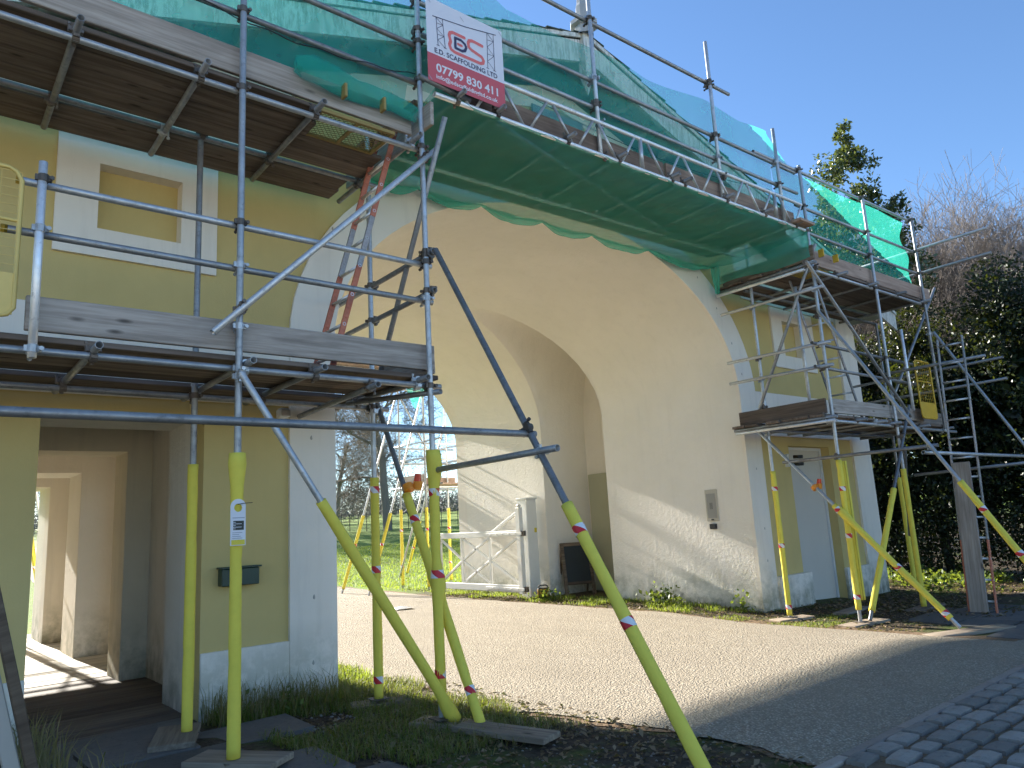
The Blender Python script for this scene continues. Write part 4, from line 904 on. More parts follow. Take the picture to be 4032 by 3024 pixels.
# ================================================================== white timber field gate, post
GT = thing('field_gate', 'white timber gate with diagonal braces standing open against the passage wall', 'gate', (9.75, 11.5, .1)); gx0 = 9.75
def bar(nm, a, b, w, t, m='gate_white'):
    a = Vector((gx0, *a)); b = Vector((gx0, *b)); R = frame(a, b, EX); R.translation = (a+b)/2; return link(nm, boxm(nm, w, t, (b-a).length, m, .006), None, GT, R)
def hb(nm, y0, y1, z0, z1, t=.07): return box(nm, (gx0-t/2, y0, z0), (gx0+t/2, y1, z1), 'gate_white', GT, .008)
hb('heel_stile', 11.48, 11.60, .12, 1.80, .10); hb('top_rail', 11.60, 14.42, 1.235, 1.355); hb('bottom_rail', 11.60, 14.42, .15, .285); hb('head_stile', 14.33, 14.44, .16, 1.34, .075); bm = box('stile_cap', (gx0-.05, 11.485, 1.80), (gx0+.05, 11.595, 1.87), 'gate_white', GT, .03)
for y0 in (12.52, 13.50): hb('muntin', y0-.03, y0+.03, .285, 1.235, .05)
zt, zb2, zm = 1.235, .285, .76
for p, q in (((11.60, zt-.02), (12.52, zm)), ((12.52, zm), (11.6, zb2+.02)), ((12.52, zt), (13.5, zm)), ((13.5, zt), (12.52, zm)), ((12.52, zm), (13.5, zb2)), ((13.5, zm), (12.52, zb2)), ((13.50, zm), (14.35, zt)), ((13.50, zm), (14.35, zb2))): bar('brace', (p[0], p[1]), (q[0], q[1]), .05, .045)
bar('stay', (11.60, 1.70), (12.42, 1.33), .06, .055)
for z in (1.29, .21):
    box('strap_hinge', (gx0-.052, 11.44, z-.028), (gx0-.036, 12.66, z+.028), 'gate_white', GT, .004)
    for i in range(5): box('bolt', (gx0-.066, 11.62+.2*i, z-.012), (gx0-.052, 11.645+.2*i, z+.012), 'gate_white', GT, .004)
    box('hinge_pin', (gx0-.03, 11.38, z-.05), (gx0+.03, 11.47, z+.05), 'rusty_fitting', GT, .006)
GP = thing('gate_post', 'square white post with a capped top beside the field gate', 'post', (10.2, 11.8, 0))
box('post', (10.06, 11.66, -.1), (10.34, 11.95, 1.96), 'gate_white', GP, .012); box('cap', (10.04, 11.64, 1.96), (10.355, 11.97, 2.0), 'gate_white', GP, .01); box('access_panel', (10.09, 11.652, .28), (10.22, 11.66, .60), 'gate_white', GP, .003); box('notice', (10.25, 11.653, 1.29), (10.31, 11.66, 1.38), 'print_yellow', GP)
# ================================================================== wall fittings and small things
def grp(nm, label, cat, loc): return thing(nm, label, cat, loc)
IC = grp('intercom', 'tall grey metal intercom panel set in the passage wall', 'intercom', (10.5, 7.45, 1.35)); xw = AC+AA
box('surround', (xw-.022, 7.34, 1.35), (xw+.02, 7.575, 1.865), 'intercom_frame', IC, .006); box('face_plate', (xw-.030, 7.37, 1.40), (xw-.0225, 7.545, 1.80), 'intercom_face', IC, .002); box('button', (xw-.036, 7.44, 1.365), (xw-.0225, 7.48, 1.385), 'black_plastic', IC)
for i in range(6): box('speaker_slot', (xw-.032, 7.43, 1.55+.018*i), (xw-.0302, 7.49, 1.556+.018*i), 'black_plastic', IC)
tag(box('sensor_box', (xw-.06, 7.405, 1.222), (xw+.01, 7.515, 1.308), 'black_plastic', None, .006), 'small black sensor box fixed under the intercom', 'sensor')
LB = grp('letter_box', 'dark green metal letter box fixed to the yellow wall', 'letter box', (2.45, 6.7, 1.1)); box('body', (2.25, 6.64, 1.10), (2.575, YF+.01, 1.245), 'green_box', LB, .006); box('lid', (2.235, 6.62, 1.247), (2.59, YF+.01, 1.262), 'green_box', LB, .003); box('lock', (2.40, 6.634, 1.17), (2.412, 6.64, 1.19), 'black_plastic', LB)
SL = grp('security_light', 'white security light on the left pier under the deck', 'lamp', (2.79, 6.65, 2.6)); box('housing', (2.745, 6.60, 2.58), (2.85, YF-.03, 2.68), 'white_plastic', SL, .02); box('bracket', (2.77, 6.66, 2.56), (2.82, YF-.02, 2.62), 'white_plastic', SL, .005); box('lens', (2.755, 6.592, 2.60), (2.84, 6.5995, 2.66), 'grey_metal', SL, .003)
CM = grp('camera_bracket', 'pair of dark cameras on a bracket beside the grey door', 'camera', (11.72, 6.62, 2.25))
for z in (2.21, 2.33): link('camera_barrel', ring_tube('camera_barrel', .030, .002, 14, 'black_plastic'), None, CM, frame((11.75, 6.45, z), (11.70, 6.74, z+.02)) @ Matrix.Diagonal((1, 1, .15, 1)))
box('bracket', (11.69, 6.68, 2.18), (11.73, YF+.005, 2.40), 'white_plastic', CM, .005)
TG = grp('inspection_tag', 'white hanging scaffold inspection tag with a round hole on the yellow sleeve', 'tag', (1.79, 4.99, 1.45))
cx = 1.79; body = [(cx-.052, 1.455), (cx+.048, 1.455), (cx+.046, 1.70)]+[(cx-.003+.05*math.cos(a), 1.71+.048*math.sin(a)) for a in np.linspace(0, 3.1416, 14)]+[(cx-.053, 1.70)]
holep = [(cx-.003+.027*math.cos(a), 1.70+.027*math.sin(a)) for a in np.linspace(0, 6.2832, 19)[:-1]]
solid('holder', [body, holep[::-1]], 4.985, 4.99, 'print_white', TG)
box('form_block', (cx-.035, 4.983, 1.555), (cx+.035, 4.9848, 1.615), 'print_black', TG); box('yellow_slip', (cx-.046, 4.983, 1.46), (cx+.042, 4.9848, 1.492), 'print_yellow', TG); box('print_line', (cx-.04, 4.983, 1.632), (cx+.04, 4.9848, 1.637), 'print_grey', TG)
for i in range(5): box('print_line', (cx-.036, 4.982, 1.562+.0105*i), (cx-.02+.04*(i % 2), 4.983, 1.565+.0105*i), 'print_white', TG)
for i in range(4): box('print_line', (cx-.04, 4.983, 1.50+.012*i), (cx+.025-.01*(i % 3), 4.9848, 1.504+.012*i), 'print_grey', TG)
rodpath('cable_tie', [(cx-.01, 4.975, 1.722), (cx+.03, 4.97, 1.728), (cx+.09, 4.98, 1.732)], .0022, 'cable_black', TG)
def warn_light(p, d, label):
    T = thing('warning_light', label, 'lamp', p); p = Vector(p); M = frame(p, p+Vector(d))
    def cyl(nm, r0, r1, z0, z1, m):
        V = []; F = []
        for z, r in ((z0, r0), (z1, r1)):
            for k in range(14): V.append((r*math.cos(k*.4488), r*math.sin(k*.4488), z))
        F = [(k, (k+1) % 14, 14+(k+1) % 14, 14+k) for k in range(14)]+[tuple(range(14))[::-1], tuple(range(14, 28))]
        link(nm, mesh(nm, V, F, m), None, T, M)
    cyl('clamp', .047, .047, -.03, .03, 'orange_plastic'); 
    M = frame(p+Vector((.075, -.03, .02)), p+Vector((.075, -.03, .02))+Vector((0, -.12, 1)))
    cyl('battery_box', .038, .042, -.04, .035, 'orange_plastic'); cyl('lens', .034, .026, .035, .10, 'red_lens')
warn_light((3.50, 5.62, 1.855), (0, -.48, -.87), 'orange warning lamp with red lens clipped to the raker beside the passage')
warn_light((10.10, 5.42, 1.76), (0, -.66, -.75), 'orange warning lamp clipped to the right diagonal brace')
AB_ = thing('chalkboard', 'empty wooden framed chalkboard leaning in the side bay', 'chalkboard', (11.0, 11.15, 0)); lean = Matrix.Translation((10.98, 11.17, 0)) @ Matrix.Rotation(-.42, 4, 'Z') @ Matrix.Rotation(-.17, 4, 'X')
for nm, lo, hi, m in (('leg', (-.33, -.02, 0), (-.26, .02, 1.05), 'old_oak'), ('leg', (.26, -.02, 0), (.33, .02, 1.05), 'old_oak'), ('top_rail', (-.26, -.018, .98), (.26, .018, 1.05), 'old_oak'), ('bottom_rail', (-.26, -.018, .20), (.26, .018, .26), 'old_oak'), ('slate', (-.26, -.008, .26), (.26, .008, .98), 'blackboard')):
    lo = Vector(lo); hi = Vector(hi); d = hi-lo; link(nm, boxm(nm, d.x, d.y, d.z, m, .004), None, AB_, lean @ Matrix.Translation((lo+hi)/2))
for sx_ in (-.3, .3): R = frame((sx_, 0, 1.0), (sx_, .45, .0)); link('back_leg', boxm('back_leg', .03, .05, 1.08, 'old_oak', .003), None, AB_, lean @ R @ Matrix.Translation((0, 0, .54)))
RD = thing('site_radio', 'yellow and black rugged site radio standing on the verge', 'radio', (9.98, 11.2, .02)); Rm = Matrix.Translation((9.98, 11.2, .03)) @ Matrix.Rotation(-.55, 4, 'Z')
def rb(nm, lo, hi, m, bev=.01):
    lo = Vector(lo); hi = Vector(hi); d = hi-lo; return link(nm, boxm(nm, d.x, d.y, d.z, m, bev), None, RD, Rm @ Matrix.Translation((lo+hi)/2))
rb('body', (-.10, -.08, .0), (.10, .08, .20), 'black_plastic', .02); rb('front_panel', (-.085, -.093, .03), (.085, -.079, .18), 'radio_orange', .008); rb('side_panel', (-.112, -.06, .02), (-.099, .06, .17), 'radio_orange', .008); rb('speaker_grille', (-.02, -.10, .04), (.07, -.092, .09), 'black_plastic', .004); rb('display', (-.06, -.10, .12), (.05, -.092, .155), 'black_plastic', .003)
rodpath('handle', [Rm @ Vector(p) for p in ((-.09, 0, .19), (-.09, 0, .225), (-.05, 0, .245), (.05, 0, .245), (.09, 0, .225), (.09, 0, .19))], .014, 'black_plastic', RD)
pp = [(7.45, 12.5), (7.78, 12.42), (7.84, 12.66), (7.52, 12.74)]
V = [(x, y, gz(x, y)+.03+.02*(i % 2)) for i, (x, y) in enumerate(pp)]+[(7.63, 12.58, .075)]
tag(link('paper_sheet', mesh('paper_sheet', V, [(0, 1, 4), (1, 2, 4), (2, 3, 4), (3, 0, 4)], 'paper_white')), 'crumpled white sheet of paper lying on the road', 'paper')
tag(rodpath('cable', [(.6+2.75*t, 5.06, 5.60-.10*t-.18*math.sin(3.14*t)+.012*math.sin(t*40)) for t in np.linspace(0, 1, 40)], .005, 'cable_black', None), 'black cable sagging under the upper left guard rail', 'cable')
tag(rodpath('cable', [(4.6+5.3*t, 6.25-.15*t, bz(4.6+5.3*t)-.045-.02*math.sin(t*14)) for t in np.linspace(0, 1, 50)], .005, 'cable_black', None), 'twin black cable strung under the bridge net', 'cable')
tag(rodpath('cable', [(4.3+5.2*t, 5.2, 5.95+.10*t-.20*math.sin(3.14*t)) for t in np.linspace(0, 1, 40)], .005, 'cable_black', None), 'dark cable looping behind the lattice beam of the bridge', 'cable')
# leaning offcut at the near left edge
LO = thing('leaning_panel', 'brown edged grey panel leaning at the near left corner', 'panel', (.45, 4.3, 0))
def lean_box(nm, x0, z0, x1, z1, y, w, t, m):
    a = Vector((x0, y, z0)); b = Vector((x1, y, z1)); R = frame(a, b, EY); R.translation = (a+b)/2; return link(nm, boxm(nm, w, t, (b-a).length, m, .004), None, LO, R)
lean_box('edge_batten', .625, 0.02, .285, 1.46, 3.2, .035, .05, 'old_oak'); lean_box('sheet_edge', .575, .02, .225, 1.46, 3.215, .05, .04, 'grey_metal'); lean_box('back_sheet', .50, .02, .15, 1.46, 3.24, .10, .03, 'iron_black')
# ================================================================== vegetation
def mat_leaf(name, a, b, c, rough=.45, trans=.25, island=True, spec=.4):
    k = NT(name); g = k.n('NewGeometry'); r = g.outputs['Random Per Island']
    col = k.ramp(r, [(0, a), (.5, b), (1, c)]); k.fin(col, rough, spec=spec)
    tl = k.n('BsdfTranslucent'); k.l(k.mix(.5, col, (.55, .65, .05), 'MIX'), tl.inputs[0]); mx = k.n('MixShader'); mx.inputs[0].default_value = trans
    k.l(k.b.outputs[0], mx.inputs[1]); k.l(tl.outputs[0], mx.inputs[2]); k.l(mx.outputs[0], k.out.inputs['Surface']); return k.m
mat_leaf('evergreen_leaf', (.006, .012, .006), (.012, .022, .009), (.03, .05, .018), .42, .08, spec=.35)
mat_leaf('holly_leaf', (.016, .03, .011), (.035, .058, .02), (.08, .115, .04), .28, .15, spec=.7)
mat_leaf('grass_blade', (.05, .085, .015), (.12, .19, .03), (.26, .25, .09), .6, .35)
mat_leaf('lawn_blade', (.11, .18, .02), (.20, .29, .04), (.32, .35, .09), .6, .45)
mat_leaf('dry_grass', (.16, .12, .06), (.27, .22, .12), (.12, .12, .04), .7, .3)
mat_leaf('dead_leaf', (.07, .045, .028), (.17, .11, .065), (.30, .22, .14), .7, .15)
mat_leaf('weed_leaf', (.035, .07, .018), (.07, .12, .028), (.12, .18, .045), .45, .35)
def mat_bark(name, a, b):
    k = NT(name); p = k.pos(); n = k.noise(k.mapped(p, (6, 6, 1.5)), 1.0, 5, .7); k.fin(k.mix(n, a, b), .9, k.bump(n, .6, .02))
mat_bark('beech_bark', (.13, .11, .088), (.29, .25, .20)); mat_bark('twig_bark', (.13, .112, .10), (.25, .215, .19)); mat_bark('far_twig', (.16, .145, .13), (.24, .22, .20)); mat_bark('dark_bark', (.03, .025, .02), (.08, .065, .05))
def tubes_np(segs, k=4):
    """segs (n,8): p0 p1 r0 r1 -> V,F"""
    s = np.asarray(segs, float); p0, p1, r0, r1 = s[:, :3], s[:, 3:6], s[:, 6], s[:, 7]
    d = p1-p0; d /= np.linalg.norm(d, axis=1, keepdims=True)+1e-9
    h = np.where(np.abs(d[:, 2:3]) > .9, np.array([[1., 0, 0]]), np.array([[0, 0, 1.]])); x = np.cross(h, d); x /= np.linalg.norm(x, axis=1, keepdims=True); y = np.cross(d, x)
    a = 2*np.pi*np.arange(k)/k; ring = x[:, None, :]*np.cos(a)[None, :, None]+y[:, None, :]*np.sin(a)[None, :, None]
    V = np.concatenate([p0[:, None]+ring*r0[:, None, None], p1[:, None]+ring*r1[:, None, None]], 1).reshape(-1, 3)
    base = (np.arange(len(s))*2*k)[:, None]; j = np.arange(k); jn = (j+1) % k
    F = np.stack([base+j, base+jn, base+k+jn, base+k+j], -1).reshape(-1, 4); return V, F
def grow(rg, base, L0, r0, lean=(0, 0, 1), depth=5, spread=.8, nch=(4, 6), shrink=.62, up=.15, wob=.14, first=.3, minr=.006, nseg=5):
    thick, thin = [], []
    stack = [(np.array(base, float), np.array(lean, float)/np.linalg.norm(lean), L0, r0, 0)]
    while stack:
        p, d, L, r, dep = stack.pop(); n = nseg if dep < 2 else max(3, nseg-2); q = p; pts = [p]
        for i in range(n):
            d = d+rg.normal(0, wob*(.5 if dep == 0 else 1), 3)+np.array([0, 0, up*(.3 if dep else .5)]); d /= np.linalg.norm(d); qn = q+d*L/n
            ra = r*(1-.75*i/n*(.55 if dep == 0 else 1)); rb = r*(1-.75*(i+1)/n*(.55 if dep == 0 else 1))
            (thick if dep < 2 else thin).append((*q, *qn, max(ra, minr), max(rb, minr*.8))); q = qn; pts.append(q)
        if dep >= depth: continue
        m = rg.integers(nch[0], nch[1]+1)+(2 if dep == 0 else 0)
        for c in range(m):
            t = rg.uniform(first if dep == 0 else .2, 1.0); i = min(n-1, int(t*n)); f = t*n-i; pp = pts[i]*(1-f)+pts[i+1]*f
            dd = pts[i+1]-pts[i]; dd /= np.linalg.norm(dd); s = rg.normal(0, 1, 3); s -= dd*s.dot(dd); s /= np.linalg.norm(s)+1e-9
            nd = dd*rg.uniform(.35, .8)+s*spread*rg.uniform(.7, 1.1); nd /= np.linalg.norm(nd)
            stack.append((pp, nd, L*shrink*rg.uniform(.7, 1.15), max(minr, r*(1-.6*t)*rg.uniform(.45, .65)), dep+1))
    return np.array(thick), np.array(thin)
def bare_tree(seed, base, label, group, bark, barkt, name='bare_tree', minr=.006, **kw):
    rg = np.random.default_rng(seed); T = thing(name, label, 'tree', base, group); a, b = grow(rg, (0, 0, -.1), minr=minr, **kw); M = Matrix.Translation(base)
    link('trunk', npmesh('trunk', *tubes_np(a, 8), bark, True), None, T, M); link('crown', npmesh('crown', *tubes_np(b, 3), barkt), None, T, M)
    return T
def copy_tree(T, base, rz, sc, label):
    M = Matrix.Translation(base) @ Matrix.Rotation(rz, 4, 'Z') @ Matrix.Scale(sc, 4); o = T.copy(); COL.objects.link(o); o['label'] = label; o.matrix_basis = M; W[o] = M
    for ch in [c for c in T.children]:
        c = ch.copy(); COL.objects.link(c); c.parent = o; c.matrix_parent_inverse = Matrix.Identity(4); c.matrix_basis = Matrix.Identity(4); W[c] = M
    return o
tb = bare_tree(11, (26.3, 45.0, gz(26.3, 45)-.1), 'broad bare beech on the lawn beyond the arch', 'bare parkland trees beyond the arch', 'beech_bark', 'beech_bark', L0=10.5, r0=.31, depth=5, spread=1.0, nch=(5, 7), shrink=.60, up=.07, wob=.17, first=.2, minr=.011, nseg=6)
for i, (x, y, rz, sc, lb) in enumerate(((31.0, 66, 1.3, .95, 'bare tree standing behind the beech, nearer the pier'), (18.5, 60, 2.6, .9, 'bare tree to the left of the beech, half hidden by the white pier'), (44, 88, 4.0, 1.0, 'far bare tree to the right in the parkland'), (36, 104, 5.2, 1.05, 'most distant bare tree on the parkland rise'))):
    copy_tree(tb, (x, y, gz(x, y)-.1), rz, sc, lb)
tw = bare_tree(23, (25.2, 8.6, -.3), 'tall twiggy bare tree rising behind the evergreens at the right', 'twiggy bare trees behind the evergreens', 'twig_bark', 'twig_bark', L0=5.5, r0=.09, depth=5, spread=.50, nch=(5, 7), shrink=.66, up=.30, wob=.10, first=.12, minr=.0045, nseg=5)
TWL = ('shorter twiggy bare tree at the right edge behind the evergreens', 'twiggy bare tree showing just past the holly top', 'twiggy bare tree seen through the turquoise net', 'low twiggy bare tree at the far right edge of the view', 'pale twiggy bare tree in the middle of the bare group', 'twiggy bare tree behind the lower end of the gable', 'twiggy bare tree just right of the holly', 'slender twiggy bare tree low beside the right edge', 'twiggy bare tree between the holly and the tallest twigs', 'bare tree whose twigs fan over the evergreens', 'bare tree furthest back behind the holly', 'bare tree crossing behind the end guard rails')
for (x, y, rz, sc), lb in zip(((23.5, 6.2, 1.0, .84), (25.0, 11.2, 2.2, 1.0), (24.0, 12.8, 3.3, .98), (24.5, 4.7, 4.6, .70), (25.5, 8.1, 5.4, .98), (24.5, 14.3, .5, 1.0), (23.2, 7.6, 2.9, .95), (24.3, 5.4, .2, .76), (24.6, 9.4, 1.7, 1.0), (24.0, 6.9, 5.9, .90), (27.0, 10.2, 3.9, 1.05), (23.4, 6.6, 4.3, .88)), TWL): copy_tree(tw, (x, y, -.3), rz, sc, lb)
# leaves -----------------------------------------------------------
def leaf_cloud(rg, P, size, aspect=.5, droop=.0, bend=.2):
    """one folded leaf (two tris pairs -> quad) per point"""
    n = len(P); d = rg.normal(0, 1, (n, 3)); d[:, 2] -= droop; d /= np.linalg.norm(d, axis=1, keepdims=True); s = np.cross(d, rg.normal(0, 1, (n, 3))); s /= np.linalg.norm(s, axis=1, keepdims=True); u = np.cross(d, s)
    L = size*rg.uniform(.6, 1.3, (n, 1)); w = L*aspect/2
    V = np.stack([P, P+d*L*.5+s*w+u*L*bend*.3, P+d*L, P+d*L*.5-s*w+u*L*bend*.3], 1).reshape(-1, 3); b = np.arange(n)[:, None]*4
    F = np.concatenate([np.stack([b[:, 0], b[:, 0]+1, b[:, 0]+2], -1), np.stack([b[:, 0], b[:, 0]+2, b[:, 0]+3], -1)]); return V, F
def crown_points(rg, n, c, rad, clumps=60, cs=.45, hollow=.35):
    cc = rg.normal(0, 1, (clumps, 3)); cc /= np.linalg.norm(cc, axis=1, keepdims=True); cc *= rg.uniform(hollow, 1.0, (clumps, 1))**.6; cc = cc*np.array(rad)
    i = rg.integers(0, clumps, n); q = rg.normal(0, 1, (n, 3)); q /= np.linalg.norm(q, axis=1, keepdims=True)+1e-9; q *= rg.uniform(.2, 1, (n, 1))**.5*cs*rg.uniform(.6, 1.3, (clumps, 1))[i]
    return np.array(c)+cc[i]+q*np.array((1, 1, .8))
def evergreen(seed, base, blobs, label, n, size, mat='evergreen_leaf', trunk_h=4.0, group='evergreens of the dark screen at the right', core=True):
    rg = np.random.default_rng(seed); T = thing('evergreen_tree', label, 'tree', base, group); B = np.array(base)
    P = np.concatenate([crown_points(rg, int(n*fr), B+np.array(c), r, cl, cs) for (c, r, fr, cl, cs) in blobs]); P = P[P[:, 2] > B[2]+.05]
    a, b = grow(rg, B+np.array((0, 0, -.1)), trunk_h, .10, depth=2, spread=.6, nch=(5, 7), shrink=.4 if core else .09, up=.3, wob=.08, minr=.008)
    link('trunk', npmesh('trunk', *tubes_np(np.concatenate([a, b]), 5), 'dark_bark'), None, T); V1, F1 = leaf_cloud(rg, P, size, .55)
    if core:
        (c, r, fr, cl, cs) = blobs[0]; Q = crown_points(rg, 5000, B+np.array(c), np.array(r)*.60, 80, .35, .1); Q = Q[Q[:, 2] > B[2]+.1]; V2, F2 = leaf_cloud(rg, Q, .26, .7); F2 = F2+len(V1); V1 = np.concatenate([V1, V2]); F1 = np.concatenate([F1, F2])
    link('crown', npmesh('crown', V1, F1, mat), None, T); return T
for i, (x, y, h, lb) in enumerate(((18.2, 10.9, 5.7, 'dark evergreen shrub closest to the corner of the right lodge'), (18.6, 8.8, 6.4, 'dark evergreen directly below the holly top'), (18.4, 6.9, 6.8, 'tall dark evergreen behind the yellow mesh gate'), (18.6, 5.1, 7.1, 'dark evergreen behind the outer ladder'), (18.8, 3.3, 7.3, 'dark evergreen filling the right edge of the view'), (19.2, 1.4, 7.0, 'dark evergreen beyond the right edge of the terrace'))):
    evergreen(40+i, (x, y, gz(x, y)), (((0, 0, h*.5), (1.3, 1.35, h*.5), .8, 150, .5), ((0, 0, h*.16), (1.3, 1.35, h*.2), .2, 60, .5)), lb, 30000, .085, trunk_h=h*.6)
evergreen(61, (18.8, 8.25, -.2), (((0, -.2, 8.2), (1.1, 1.35, 1.6), .60, 90, .34), ((0, -.15, 9.9), (.75, .8, 1.1), .24, 46, .26), ((0, -.25, 11.1), (.22, .22, .7), .06, 16, .15), ((0, -1.3, 7.0), (.6, .7, .5), .05, 16, .25), ((0, 1.2, 8.3), (.4, .5, .4), .05, 14, .22)), 'glossy holly with a pointed top above the evergreens', 15000, .115, 'holly_leaf', 6.6, core=False)
# leaf litter, grass, weeds -----------------------------------------
def scatter(rg, n, x0, x1, y0, y1, keep=None):
    x = rg.uniform(x0, x1, n*3 if keep else n); y = rg.uniform(y0, y1, len(x))
    if keep is not None: m = keep(x, y); x, y = x[m][:n], y[m][:n]
    return np.stack([x, y, ground_z(x, y)], -1)
def blades(rg, P, h, w, lean=.5):
    n = len(P); H = h*rg.uniform(.45, 1.25, (n, 1)); a = rg.uniform(0, 6.283, n); d = np.stack([np.cos(a), np.sin(a), np.zeros(n)], -1); s = np.stack([-np.sin(a), np.cos(a), np.zeros(n)], -1)*w*rg.uniform(.6, 1.3, (n, 1))
    up = np.array([0, 0, 1.]); ln = lean*rg.uniform(.2, 1.3, (n, 1)); m = P+up*H*.6+d*H*ln*.35; t = P+up*H*(1-.3*ln)+d*H*ln
    V = np.stack([P-s, P+s, m+s*.7, m-s*.7, t], 1).reshape(-1, 3); b = np.arange(n)*5
    F = np.concatenate([np.stack([b, b+1, b+2], -1), np.stack([b, b+2, b+3], -1), np.stack([b+3, b+2, b+4], -1)]); return V, F
def vn(x, y, s, ph=0.): return np.sin(x*s+ph)+np.sin(y*s*1.3+1.7*ph)+.7*np.sin((x+y)*s*1.9+ph*3)+.5*np.sin((x-y)*s*3.1+ph)
rg = np.random.default_rng(99)
def stuff(name, VF, mat, label, cat): return tag(link(name, npmesh(name, *VF, mat)), label, cat, kind='stuff')
keepL = lambda x, y: (vn(x, y, 2.2) > -.7) & (x < 4.05+.1*np.sin(y*5)) & ~((x > 2.2) & (y > 6.70) & (x < 3.36))
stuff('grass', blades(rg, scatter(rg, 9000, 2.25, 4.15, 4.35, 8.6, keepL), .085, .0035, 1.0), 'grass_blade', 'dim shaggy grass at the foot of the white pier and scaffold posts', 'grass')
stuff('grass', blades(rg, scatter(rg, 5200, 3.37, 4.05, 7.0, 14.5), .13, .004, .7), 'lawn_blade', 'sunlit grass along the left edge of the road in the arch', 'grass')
keepR = lambda x, y: (vn(x, y, 3.0, 1.) > -.5) & (x > 9.5+.08*np.sin(y*4)) & ~((y > 11.3) & (x > 10.0) & (y < 12.2))
stuff('grass', blades(rg, scatter(rg, 5200, 9.42, 10.48, 6.9, 14.6, keepR), .085, .0045, .8), 'lawn_blade', 'bright grass verge along the foot of the right passage wall', 'grass')
stuff('grass', blades(rg, scatter(rg, 1500, 9.4, 10.9, 5.2, 6.9, lambda x, y: vn(x, y, 3.3, 2.) > .4), .05, .004, .8), 'grass_blade', 'thin grass on the verge before the right pier', 'grass')
far = lambda x, y: (x > 9.9+.05*(y-15))
stuff('grass', blades(rg, scatter(rg, 26000, 9.6, 26, 14.9, 34, far), .09, .010, .8), 'lawn_blade', 'sunlit lawn seen through the arch', 'grass')
stuff('grass', blades(rg, np.concatenate([scatter(rg, 420, .62, .98, 5.4, 6.7), scatter(rg, 500, 2.1, 3.3, 6.3, 6.70), scatter(rg, 260, .35, 1.15, 4.2, 5.4)]), .34, .004, .75), 'dry_grass', 'long dry grass round the lodge doorway and plinth', 'grass')
stuff('grass', blades(rg, scatter(rg, 1300, 2.15, 3.35, 6.3, 6.72), .16, .0035, .8), 'grass_blade', 'dark long grass against the left plinth', 'grass')
def litter(n, x0, x1, y0, y1, size, keep=None):
    P = scatter(rg, n, x0, x1, y0, y1, keep)+np.array([0, 0, .012]); k = len(P); a = rg.uniform(0, 6.283, k); d = np.stack([np.cos(a), np.sin(a), rg.normal(0, .25, k)], -1); s = np.stack([-np.sin(a), np.cos(a), rg.normal(0, .3, k)], -1)
    L = size*rg.uniform(.5, 1.3, (k, 1)); V = np.stack([P, P+d*L*.5+s*L*.28+[0, 0, .006], P+d*L, P+d*L*.5-s*L*.28+[0, 0, .01]], 1).reshape(-1, 3); V[:, 2] = np.maximum(V[:, 2], np.repeat(P[:, 2], 4)-.004); b = np.arange(k)*4
    return V, np.stack([b, b+1, b+2, b+3], -1)
stuff('grass', blades(rg, scatter(rg, 3500, 2.25, 4.15, 4.2, 7.0, keepL), .11, .003, 1.3), 'dry_grass', 'withered straw lying among the grass by the scaffold feet', 'grass')
stuff('leaf_litter', litter(2600, 2.5, 4.5, 2.5, 6.6, .05, lambda x, y: x < 4.35), 'dead_leaf', 'dead leaves and bits on the dark soil beside the road', 'leaves')
stuff('leaf_litter', litter(4200, 9.45, 10.5, 7, 14.6, .045), 'dead_leaf', 'dead leaves along the right verge in the arch', 'leaves')
stuff('leaf_litter', litter(1500, 9.5, 12, 4.2, 6.8, .05), 'dead_leaf', 'brown leaves on the trodden verge before the right lodge', 'leaves')
stuff('leaf_litter', litter(9000, 11.5, 19, 3.8, 9.5, .07, lambda x, y: (x > 14.9) | (y < 6.6)), 'dead_leaf', 'brown leaf litter in the bed below the evergreens', 'leaves')
stuff('leaf_litter', litter(5000, 9.8, 22, 15, 30, .07, far), 'dead_leaf', 'fallen leaves scattered on the lawn', 'leaves')
P = scatter(rg, 2600, 14.9, 18.5, 3.0, 9.0, lambda x, y: vn(x, y, 1.6, .4) > .3); P[:, 2] += rg.uniform(.03, .22, len(P))
stuff('ground_ivy', leaf_cloud(rg, P, .085, .7), 'weed_leaf', 'light green ivy and seedlings in the leafy bed at the right', 'ivy')
def weed(c, n, r, h, label, size=.07):
    P = np.array(c)+rg.normal(0, 1, (n, 3))*np.array((r, r, h*.35))+np.array((0, 0, h*.5)); P[:, 2] = np.maximum(P[:, 2], c[2]+.01)
    T = thing('weed_plant', label, 'plant', c, 'weeds along the passage wall'); st = []
    for i in range(10):
        t = P[rg.integers(0, n)]; st.append((*c, *t, .004, .002))
    link('stem', npmesh('stem', *tubes_np(st, 3), 'weed_leaf'), None, T); link('foliage', npmesh('foliage', *leaf_cloud(rg, P, size, .65), 'weed_leaf'), None, T)
weed((10.2, 8.45, 0), 130, .13, .26, 'leafy weed at the foot of the passage wall beside the side bay', .085); weed((10.1, 8.05, 0), 60, .10, .16, 'smaller leafy weed in front of the passage wall'); weed((10.3, 6.95, 0), 45, .06, .2, 'tuft of weed at the corner of the right pier'); weed((9.85, 11.0, 0), 130, .14, .18, 'low weed beside the site radio'); weed((2.75, 6.55, .03), 160, .14, .12, 'dark ivy plant at the base of the white pier', .05)
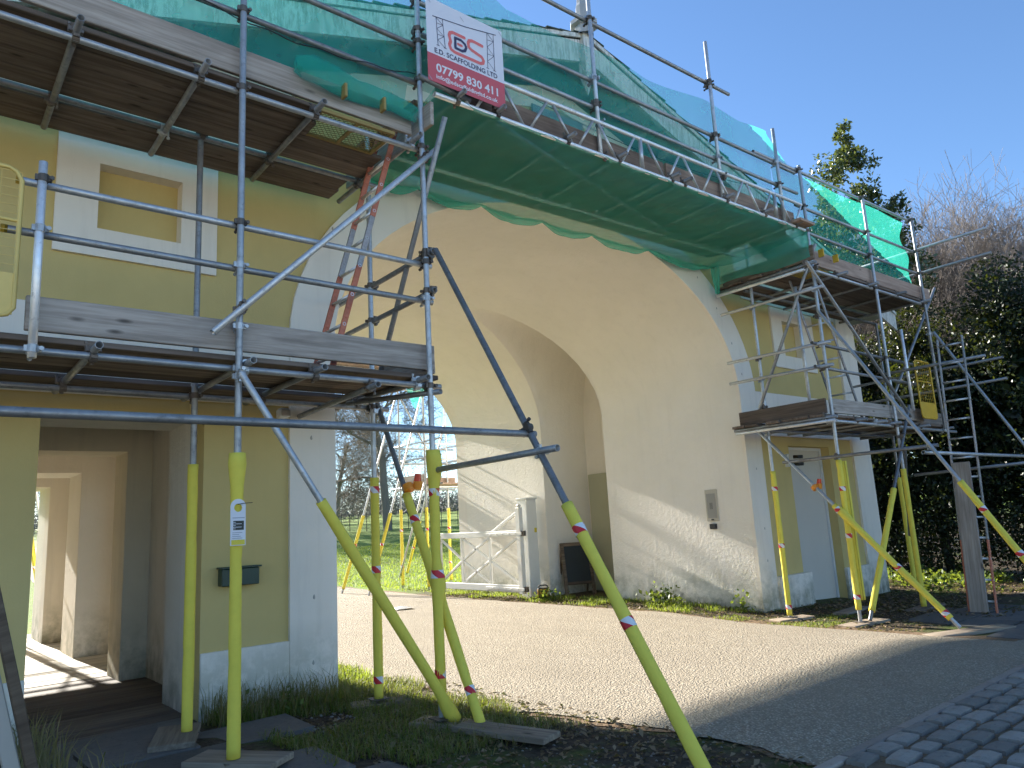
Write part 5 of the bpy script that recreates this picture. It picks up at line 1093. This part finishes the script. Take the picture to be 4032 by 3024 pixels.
# pebbles by the pier foot
def pebble_field(n, x0, x1, y0, y1, s):
    P = scatter(rg, n, x0, x1, y0, y1); o = np.array([(1, 0, 0), (0, 1, 0), (-1, 0, 0), (0, -1, 0), (0, 0, .7), (0, 0, -.5)], float); S = s*rg.uniform(.5, 1.4, (n, 1, 1)); V = (P[:, None]+o[None]*S*rg.uniform(.7, 1.2, (n, 1, 3))).reshape(-1, 3)
    f = np.array([(0, 1, 4), (1, 2, 4), (2, 3, 4), (3, 0, 4), (1, 0, 5), (2, 1, 5), (3, 2, 5), (0, 3, 5)]); return V, (np.arange(n)[:, None, None]*6+f[None]).reshape(-1, 3)
stuff('pebbles', pebble_field(260, 2.4, 3.4, 5.0, 6.6, .018), 'pebble', 'pale pebbles scattered by the plinth and soil', 'pebbles')
stuff('pebbles', pebble_field(420, 2.6, 4.4, 2.6, 5.4, .012), 'stone_sole', 'small stones on the dark soil', 'pebbles')
# iron estate fence beyond the lawn
FA, FBp = Vector((15.2, 54.0)), Vector((47.0, 33.0)); FE = thing('estate_fence', 'low black iron estate fence crossing the lawn behind the beech', 'fence', (26, 46, gz(26, 46)))
n = 66; pm = boxm('post', .035, .035, 1.25, 'iron_black')
for i in range(n+1):
    q = FA.lerp(FBp, i/n); link('post', pm, None, FE, Matrix.Translation((q.x, q.y, gz(q.x, q.y)+.6)))
for j in range(5):
    for i in range(0, n, 6):
        a = FA.lerp(FBp, i/n); b = FA.lerp(FBp, (i+6)/n); z = .2+.23*j; A = Vector((a.x, a.y, gz(a.x, a.y)+z)); B = Vector((b.x, b.y, gz(b.x, b.y)+z)); M = frame(A, B); M.translation = (A+B)/2
        link('rail', boxm('rail', .022, .022, (B-A).length, 'iron_black'), None, FE, M)
# hazy far hedge line on the rise
P = np.stack([rg.uniform(10, 150, 40000), rg.uniform(100, 150, 40000), np.zeros(40000)], -1); P[:, 2] = ground_z(P[:, 0], P[:, 1])+rg.uniform(0, 1, 40000)**1.4*(4.5+2*np.sin(P[:, 0]*.13))
stuff('distant_woodland', leaf_cloud(rg, P, 1.1, .12), 'far_twig', 'grey brown belt of distant trees closing the parkland', 'woodland')
